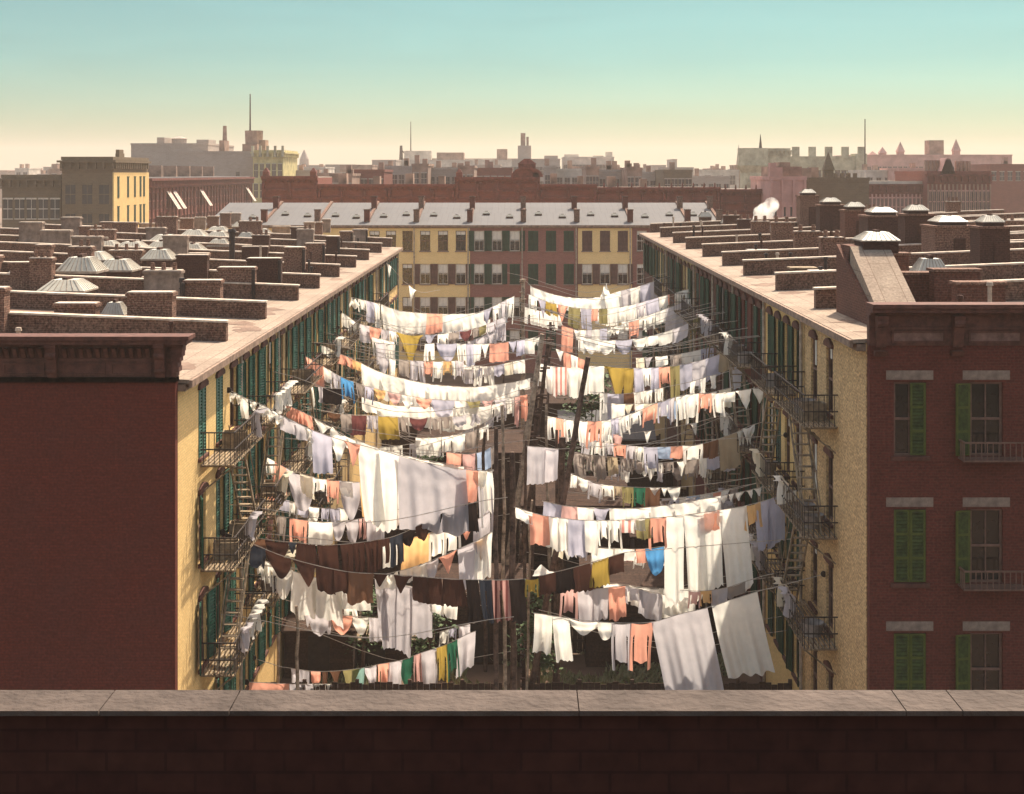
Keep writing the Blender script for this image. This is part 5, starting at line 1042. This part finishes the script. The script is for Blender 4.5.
line('on the line with the great white sheets', 48.2, 46.8, [(514, 507), (530, 512), (545, 516), (580, 520), (620, 520), (665, 517), (700, 513), (745, 506), (770, 499), (796, 490)], '516-532:11:wt 529-548:28:pt 544-558:30:ws 558-568:30:ws 567-584:33:ls 584-598:30:ws 598-608:22:wh 608-620:26:wh 621-635:12:Tt 635-645:11:wt 636-650:18:ed 650-666:29:ph 666-684:80:ws 684-703:78:ws 702-722:72:ws 721-746:76:ws 699-719:17:pt 744-760:22:oh 755-769:42:lt 769-785:44:lt 784-796:11:wt', D)
line('on the line with the blue bib', 49.2, 49.5, [(588, 546), (610, 548), (640, 549), (668, 546)], '592-614:14:wt 614-634:11:wt 636-645:13:pt 646-664:26:bu 664-669:18:wt', D)
line('on the dark line with the yellow skirt', 47.6, 47.6, [(532, 576), (550, 573), (575, 567), (600, 560), (628, 552)], '533-554:-11:wv 539-555:18:rs 555-572:20:kk 573-591:24:rk 592-609:24:yk 609-624:17:rt', D)
line('on the line above the nearest shaded line', 48.4, 48.8, [(558, 588), (580, 590), (605, 588), (625, 586), (650, 592), (695, 599)], '561-577:29:ah 578-593:32:gs 593-608:30:gs 609-625:30:pt 626-642:16:gh 640-662:24:gs 662-692:18:ws', D)
line('on the broad white line below the bib', 49.2, 49.4, [(598, 582), (620, 584), (650, 588), (692, 588)], '604-630:14:ws 630-662:20:ws 660-693:26:ws', D)
line('on the short line below the great sheets', 47.4, 47.4, [(680, 590), (700, 591), (725, 588), (750, 580), (772, 574)], '689-700:15:ah 700-712:14:oh 712-727:14:gt 728-745:10:ft', D)
line('on the nearest line in the yard', 44.2, 44.6, [(533, 613), (553, 616), (590, 621), (620, 623), (652, 622), (680, 614), (706, 608), (730, 600), (772, 588)], '535-552:36:ws 553-569:40:ws 570-597:12:wu 598-613:17:wu 612-631:44:gh 631-653:44:ph 653-706:84:gs:.20 713-756:70:ws:.22', D)
line('on the far small line at the buff houses', 88, 92, [(372, 318), (400, 326), (440, 328), (480, 322), (512, 314)], '380-387:11:wh 388-396:12:gs 397-404:10:wd 446-454:10:wh 455-463:12:ls 464-472:11:wh 473-481:10:pt 482-490:12:ws', S)
line('on the grey shirt line under the pink square', 70, 73, [(430, 356), (460, 364), (500, 366), (536, 358)], '455-463:15:gh 464-472:16:wh 473-479:18:wn 480-487:17:wd 488-494:17:wd', S)
line('on the white line beside the slanting one', 60, 65, [(400, 436), (430, 438), (470, 432), (505, 418)], '416-428:16:ws 429-441:17:ws 442-453:18:wh 454-465:16:ws 466-477:15:fs 478-488:14:wh', S)
line('on the low yard line by the sunlit doors', 54, 56, [(290, 590), (320, 600), (360, 606), (420, 604), (470, 596)], '296-304:16:wh 345-356:12:wd 430-441:13:wt 442-452:12:wt', S)
line('on the ragged line below the plaid cloth', 57, 60, [(600, 462), (640, 468), (680, 468), (720, 462)], '612-620:14:gh 621-630:13:wd 648-656:12:wv 657-664:12:gn 672-684:11:fu 686-697:12:fh 700-708:10:wb', D)
line('on the grey line under the long shirts', 59, 62, [(570, 428), (600, 434), (640, 432), (690, 424), (730, 414)], '580-590:15:ws 591-601:14:gh 602-612:16:wh 613-622:14:au 644-652:12:wv 690-697:12:wv', D)
line('on the white far line of the shaded houses', 86, 88, [(590, 312), (620, 312), (650, 306), (685, 294)], '596-606:11:ws 607-617:12:ws 618-628:11:wh 629-639:12:ws 640-650:12:wh 660-670:12:wh 671-682:12:ws', D)
line('on the hidden line above the small pennants', 54, 56, [(600, 500), (640, 502), (690, 498), (740, 488)], '640-652:8:zu 654-668:9:fs 686-696:8:gu 700-712:8:wb', D)
def filled(seed, xa, xb, hmin, hmax, wmin=7, wmax=13):
    rr = random.Random(seed); x = xa; out = []
    while x < xb - wmin:
        w = rr.uniform(wmin, wmax); out.append('%.1f-%.1f:%.1f:%s%s' % (x, min(xb, x + w), rr.uniform(hmin, hmax), rr.choice('wwwwwwggllpfcau'), rr.choice('sshhdtthuuvwn'.replace('w', 's'))))
        x += w + rr.choice([0.3, 0.5, 1, 3])
    return ' '.join(out)
line('just above the huge mustard cloth', 68, 72, [(560, 352), (620, 358), (680, 354), (738, 341)], filled(1, 636, 736, 8, 15), D)
line('between the mustard cloth and the long shirts', 57, 60, [(556, 397), (620, 404), (680, 400), (742, 386)], filled(2, 612, 738, 9, 17), D)
line('just under the plaid cloth line', 56, 58, [(575, 456), (650, 463), (720, 456), (758, 446)], filled(3, 640, 735, 9, 16), D)
line('just above the small pennants', 54.5, 56, [(566, 492), (640, 499), (700, 495), (760, 483)], filled(4, 662, 738, 8, 13), D)
line('just above the blue bib', 51, 52, [(536, 538), (600, 551), (660, 549), (740, 538)], filled(5, 552, 664, 9, 16), D)
line('between the long white sheets and pink square', 70, 73, [(352, 358), (430, 369), (480, 368), (534, 358)], filled(6, 462, 528, 8, 14), S)
line('between the apricot shirt and the dark trousers', 53, 54, [(262, 494), (320, 508), (400, 502), (494, 486)], filled(7, 268, 350, 10, 18), S)
line('in the shade under the drawers line', 53, 55, [(292, 622), (350, 636), (420, 636), (480, 622)], filled(8, 440, 480, 9, 15), S)
# bare ropes
rr = random.Random(11)
for k in range(64):
    side = rr.choice([-1, 1]); z = rr.uniform(44, 92); wx = VX + side * 13455 / z; fl = rr.randint(0, 3); he = (HL if side < 0 else HR) - 1.7 - 3 * fl
    y0 = VY + (H - he) / z * F; px = VX + rr.uniform(-22, 18); yp = y0 + rr.uniform(-20, 30)
    if y0 > 660: continue
    pl = [(wx, y0), ((wx + px) / 2, max(y0, yp) + rr.uniform(4, 22)), (px, yp)]
    line('rope', z, z, pl if side < 0 else pl[::-1], '', side, False, True)

# clutter kept on the fire escapes of the near houses: each its own thing
def clutter(side, X, z, zb_, kind, lab):
    if kind == 'box':
        b = MB(); w, d, h = .7, .45, .5; b.box(-w / 2, -d / 2, 0, w / 2, d / 2, .03)
        for a in ((-w / 2, -d / 2, w / 2, -d / 2 + .03), (-w / 2, d / 2 - .03, w / 2, d / 2), (-w / 2, -d / 2 + .03, -w / 2 + .03, d / 2 - .03), (w / 2 - .03, -d / 2 + .03, w / 2, d / 2 - .03)): b.box(a[0], a[1], .03, a[2], a[3], h)
        for q in (.14, .30): b.box(-w / 2 - .01, -d / 2 - .015, q, w / 2 + .01, -d / 2 - .001, q + .03)
        tag(b.build('wooden_crate', 'plank', None, (X, z, zb_), False, .1), lab, 'crate', 'crates and tubs on the fire escapes')
    elif kind == 'tub':
        b = MB(); n = 14
        b.cyl((0, 0, 0), (0, 0, .38), .26, .33, n, 0, False); b.cyl((0, 0, .36), (0, 0, .02), .30, .24, n, 0, False); b.quad([(.25 * cos(2 * pi * k / n), .25 * sin(2 * pi * k / n), .02) for k in range(n)]); b.cyl((0, 0, .36), (0, 0, .39), .345, .345, n, 0, False)
        b.box(-.40, -.03, .26, -.31, .03, .34); b.box(.31, -.03, .26, .40, .03, .34)
        tag(b.build('wash_tub', 'tank', None, (X, z, zb_)), lab, 'tub', 'crates and tubs on the fire escapes')
    else:
        rr = random.Random(int(z * 10)); b = MB(); n = 14; m = 9
        for j in range(m + 1):
            for i in range(n + 1):
                u = i / n - .5; v = j / m; r_ = .05 * sin(9 * u + 4 * v + z) + .03 * sin(17 * u)
                if v < .45: y, zz = -.22 + .5 * v, .95 - .03 * sin(7 * u) - 0 * v
                else: y, zz = -.03 + r_ + .06, .95 - (v - .45) * 1.5 * (.8 + .2 * sin(5 * u + z))
                b.v.append((u * .9, y + r_, zz))
        for j in range(m):
            for i in range(n): a = j * (n + 1) + i; b.f.append((a, a + 1, a + n + 2, a + n + 1)); b.m.append(0)
        o = b.build('bedding', CLM[kind], None, (X, z, zb_), True, pi / 2 * (1 if side < 0 else -1)); tag(o, lab, 'bedding', 'bedding airing on the fire escape rails')
k = 0
desk = {'box': 'slatted wooden crate', 'tub': 'zinc wash tub', 'w': 'white bedding', 'g': 'grey bedding', 'c': 'cream bedding', 'p': 'pink bedding'}
for side, rows, he in ((-1, ROWL, HL), (1, ROWR, HR)):
    for i in range(4):
        z0, z1, zc, r_, _ = rows[i]; pit = 2.95 if side < 0 else 3.15
        for fl in range(3):
            lev = he - (.55 if side < 0 else .62) - WH - pit * fl - .25 + .037
            zz = (44.4 if i == 0 else zc - (z1 - z0) * .12)
            if side > 0: zz = 44.9 if i == 0 else zc - (z1 - z0) * .12
            for j, off in enumerate((-1.2, .1, 1.15)):
                kd = R.choice(['box', 'tub', 'w', 'g', 'c', 'tub', 'w', None])
                if not kd: continue
                where = 'of the %s fire escape, %s %s house' % (['top', 'second', 'lowest'][fl], ['corner', 'second', 'third', 'fourth'][i], 'sunlit' if side < 0 else 'shaded')
                lab = desk[kd] + ', ' + ['near end', 'middle', 'far end'][j] + ' ' + where
                X = side * (9 - .48) if kd in ('box', 'tub') else side * (9 - .99)
                clutter(side, X, zz + off, lev, kd, lab)

# steam drifting from a flue by the pinkish building
sp = MB(); e, lx, ly, zr, z = roofpoint(1, 748, 226)
b = MB(); rr = random.Random(5)
SX, SY, SZ = W(757, 214, 150)
cl = [(0, 0, -1.3, .65), (.35, 0, -.5, .8), (.9, .2, .25, .95), (1.5, .3, .9, .8), (.2, .2, .2, .6), (1.1, 0, -.3, .6)]
import bmesh
bm = bmesh.new()
for c in cl:
    g = bmesh.ops.create_icosphere(bm, subdivisions=3, radius=c[3])
    for v in g['verts']: v.co.x += c[0]; v.co.y += c[1]; v.co.z += c[2]
me = bpy.data.meshes.new('steam'); bm.to_mesh(me); bm.free()
o = bpy.data.objects.new('steam', me); C.objects.link(o); o.location = (SX, SY, SZ); tag(o, 'white puff of steam beside the pinkish building', 'steam', None, 'stuff')
rm = o.modifiers.new('join', 'REMESH'); rm.mode = 'VOXEL'; rm.voxel_size = .12
m = bpy.data.materials.new('steam_vapour'); m.use_nodes = True; nt = m.node_tree; nt.nodes.remove(nt.nodes['Principled BSDF'])
pv = nt.nodes.new('ShaderNodeVolumePrincipled'); pv.inputs['Color'].default_value = (.97, .95, .90, 1); pv.inputs['Anisotropy'].default_value = .55
st_t = nt.nodes.new('ShaderNodeTexCoord'); st_n = nt.nodes.new('ShaderNodeTexNoise'); st_n.inputs['Scale'].default_value = 1.1; st_n.inputs['Detail'].default_value = 4; nt.links.new(st_t.outputs['Object'], st_n.inputs['Vector'])
st_r = nt.nodes.new('ShaderNodeMapRange'); st_r.inputs[1].default_value = .38; st_r.inputs[2].default_value = .62; st_r.inputs[3].default_value = .12; st_r.inputs[4].default_value = 1.6; nt.links.new(st_n.outputs['Fac'], st_r.inputs[0]); nt.links.new(st_r.outputs[0], pv.inputs['Density'])
nt.links.new(pv.outputs[0], nt.nodes['Material Output'].inputs['Volume']); me.materials.append(m)

# ------------------------------------------------------------------ air
HAZE = 0.00033
if HAZE:
    b = MB(); b.box(-1950, -45, -1.2, 1950, 2650, 64); hz = b.build('haze', 'rope'); tag(hz, 'thin warm haze over the city', 'haze', None, 'stuff')
    m = bpy.data.materials.new('haze_air'); m.use_nodes = True; nt = m.node_tree; nt.nodes.remove(nt.nodes['Principled BSDF'])
    pv = nt.nodes.new('ShaderNodeVolumePrincipled'); pv.inputs['Color'].default_value = (.95, .82, .72, 1); pv.inputs['Density'].default_value = HAZE; pv.inputs['Anisotropy'].default_value = .0
    nt.links.new(pv.outputs[0], nt.nodes['Material Output'].inputs['Volume']); hz.data.materials.clear(); hz.data.materials.append(m)

# ------------------------------------------------------------------ light, sky, camera
sd = (.23, .55, .80); ln = sqrt(sum(a * a for a in sd)); sd = [a / ln for a in sd]; el = math.asin(sd[2]); az = atan2(sd[0], sd[1])
sun = bpy.data.lights.new('sun', 'SUN'); sun.energy = 3.8; sun.angle = radians(.55); sun.color = (1.0, .90, .74)
so = bpy.data.objects.new('sun', sun); C.objects.link(so); so.rotation_euler = (pi / 2 - el, 0, pi - az); so.location = (30, 10, 50)
wd = bpy.data.worlds.new('World'); SC.world = wd; wd.use_nodes = True; nt = wd.node_tree; n = nt.nodes; L = nt.links
sk = n.new('ShaderNodeTexSky'); sk.sky_type = 'NISHITA'; sk.sun_disc = False; sk.sun_elevation = el; sk.sun_rotation = az; sk.air_density = 1.0; sk.dust_density = 2.0; sk.ozone_density = 1.2
bg = n['Background']; bg.inputs['Strength'].default_value = .15
tc = n.new('ShaderNodeTexCoord'); sp = n.new('ShaderNodeSeparateXYZ'); L.new(tc.outputs['Generated'], sp.inputs[0])
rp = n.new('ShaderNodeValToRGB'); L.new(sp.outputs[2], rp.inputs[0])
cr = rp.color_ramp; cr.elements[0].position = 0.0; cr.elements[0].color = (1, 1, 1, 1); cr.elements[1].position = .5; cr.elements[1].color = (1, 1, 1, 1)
SKYTINT = [(0.0, (.38, .44, .35)), (.012, (.25, .32, .26)), (.022, (.185, .285, .232)), (.0488, (.155, .28, .265)), (.0755, (.122, .25, .25)), (.125, (.118, .225, .213)), (.22, (1.28, 1.08, .83)), (1.0, (1.28, 1.06, .81))]  # upper stops, out of frame, brighten the sky to add shadow fill
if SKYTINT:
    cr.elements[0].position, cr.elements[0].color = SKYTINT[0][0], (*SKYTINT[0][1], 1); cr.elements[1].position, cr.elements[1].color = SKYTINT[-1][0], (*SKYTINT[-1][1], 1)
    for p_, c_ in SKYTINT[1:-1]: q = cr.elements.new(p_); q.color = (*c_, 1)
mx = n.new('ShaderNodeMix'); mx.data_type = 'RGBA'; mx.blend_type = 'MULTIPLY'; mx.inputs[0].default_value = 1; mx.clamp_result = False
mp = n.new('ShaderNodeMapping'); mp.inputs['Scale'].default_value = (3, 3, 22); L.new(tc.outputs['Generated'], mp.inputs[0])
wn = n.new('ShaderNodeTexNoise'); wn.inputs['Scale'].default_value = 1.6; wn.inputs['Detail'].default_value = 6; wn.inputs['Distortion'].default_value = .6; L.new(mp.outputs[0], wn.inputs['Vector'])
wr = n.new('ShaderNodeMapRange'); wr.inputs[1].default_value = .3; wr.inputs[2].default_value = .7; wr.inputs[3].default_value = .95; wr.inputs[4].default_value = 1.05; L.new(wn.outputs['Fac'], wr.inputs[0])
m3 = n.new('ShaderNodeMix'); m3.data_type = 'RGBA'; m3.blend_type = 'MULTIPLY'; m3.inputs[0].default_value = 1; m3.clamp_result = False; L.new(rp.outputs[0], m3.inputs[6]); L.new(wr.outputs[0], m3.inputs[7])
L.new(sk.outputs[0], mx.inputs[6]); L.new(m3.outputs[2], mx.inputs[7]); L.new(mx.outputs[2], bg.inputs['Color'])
cam = bpy.data.cameras.new('camera'); co = bpy.data.objects.new('camera', cam); C.objects.link(co); co.location = (0, 0, H); co.rotation_euler = (pi / 2, 0, 0)
cam.sensor_width = 36; cam.sensor_fit = 'HORIZONTAL'; cam.lens = F / 1024 * 36; cam.shift_x = -9 / 1024; cam.shift_y = -224 / 1024; cam.clip_start = .1; cam.clip_end = 6000
SC.camera = co
SC.view_settings.view_transform = 'Standard'; SC.view_settings.look = 'None'; SC.view_settings.exposure = 1.32; SC.view_settings.gamma = 1; SC.view_settings.use_curve_mapping = False
SC.cycles.volume_bounces = 2; SC.cycles.max_bounces = 6; SC.cycles.diffuse_bounces = 3; SC.cycles.transmission_bounces = 4; SC.cycles.transparent_max_bounces = 8
SC.cycles.use_denoising = True
print('garments', NG, 'objects', len(SC.objects))
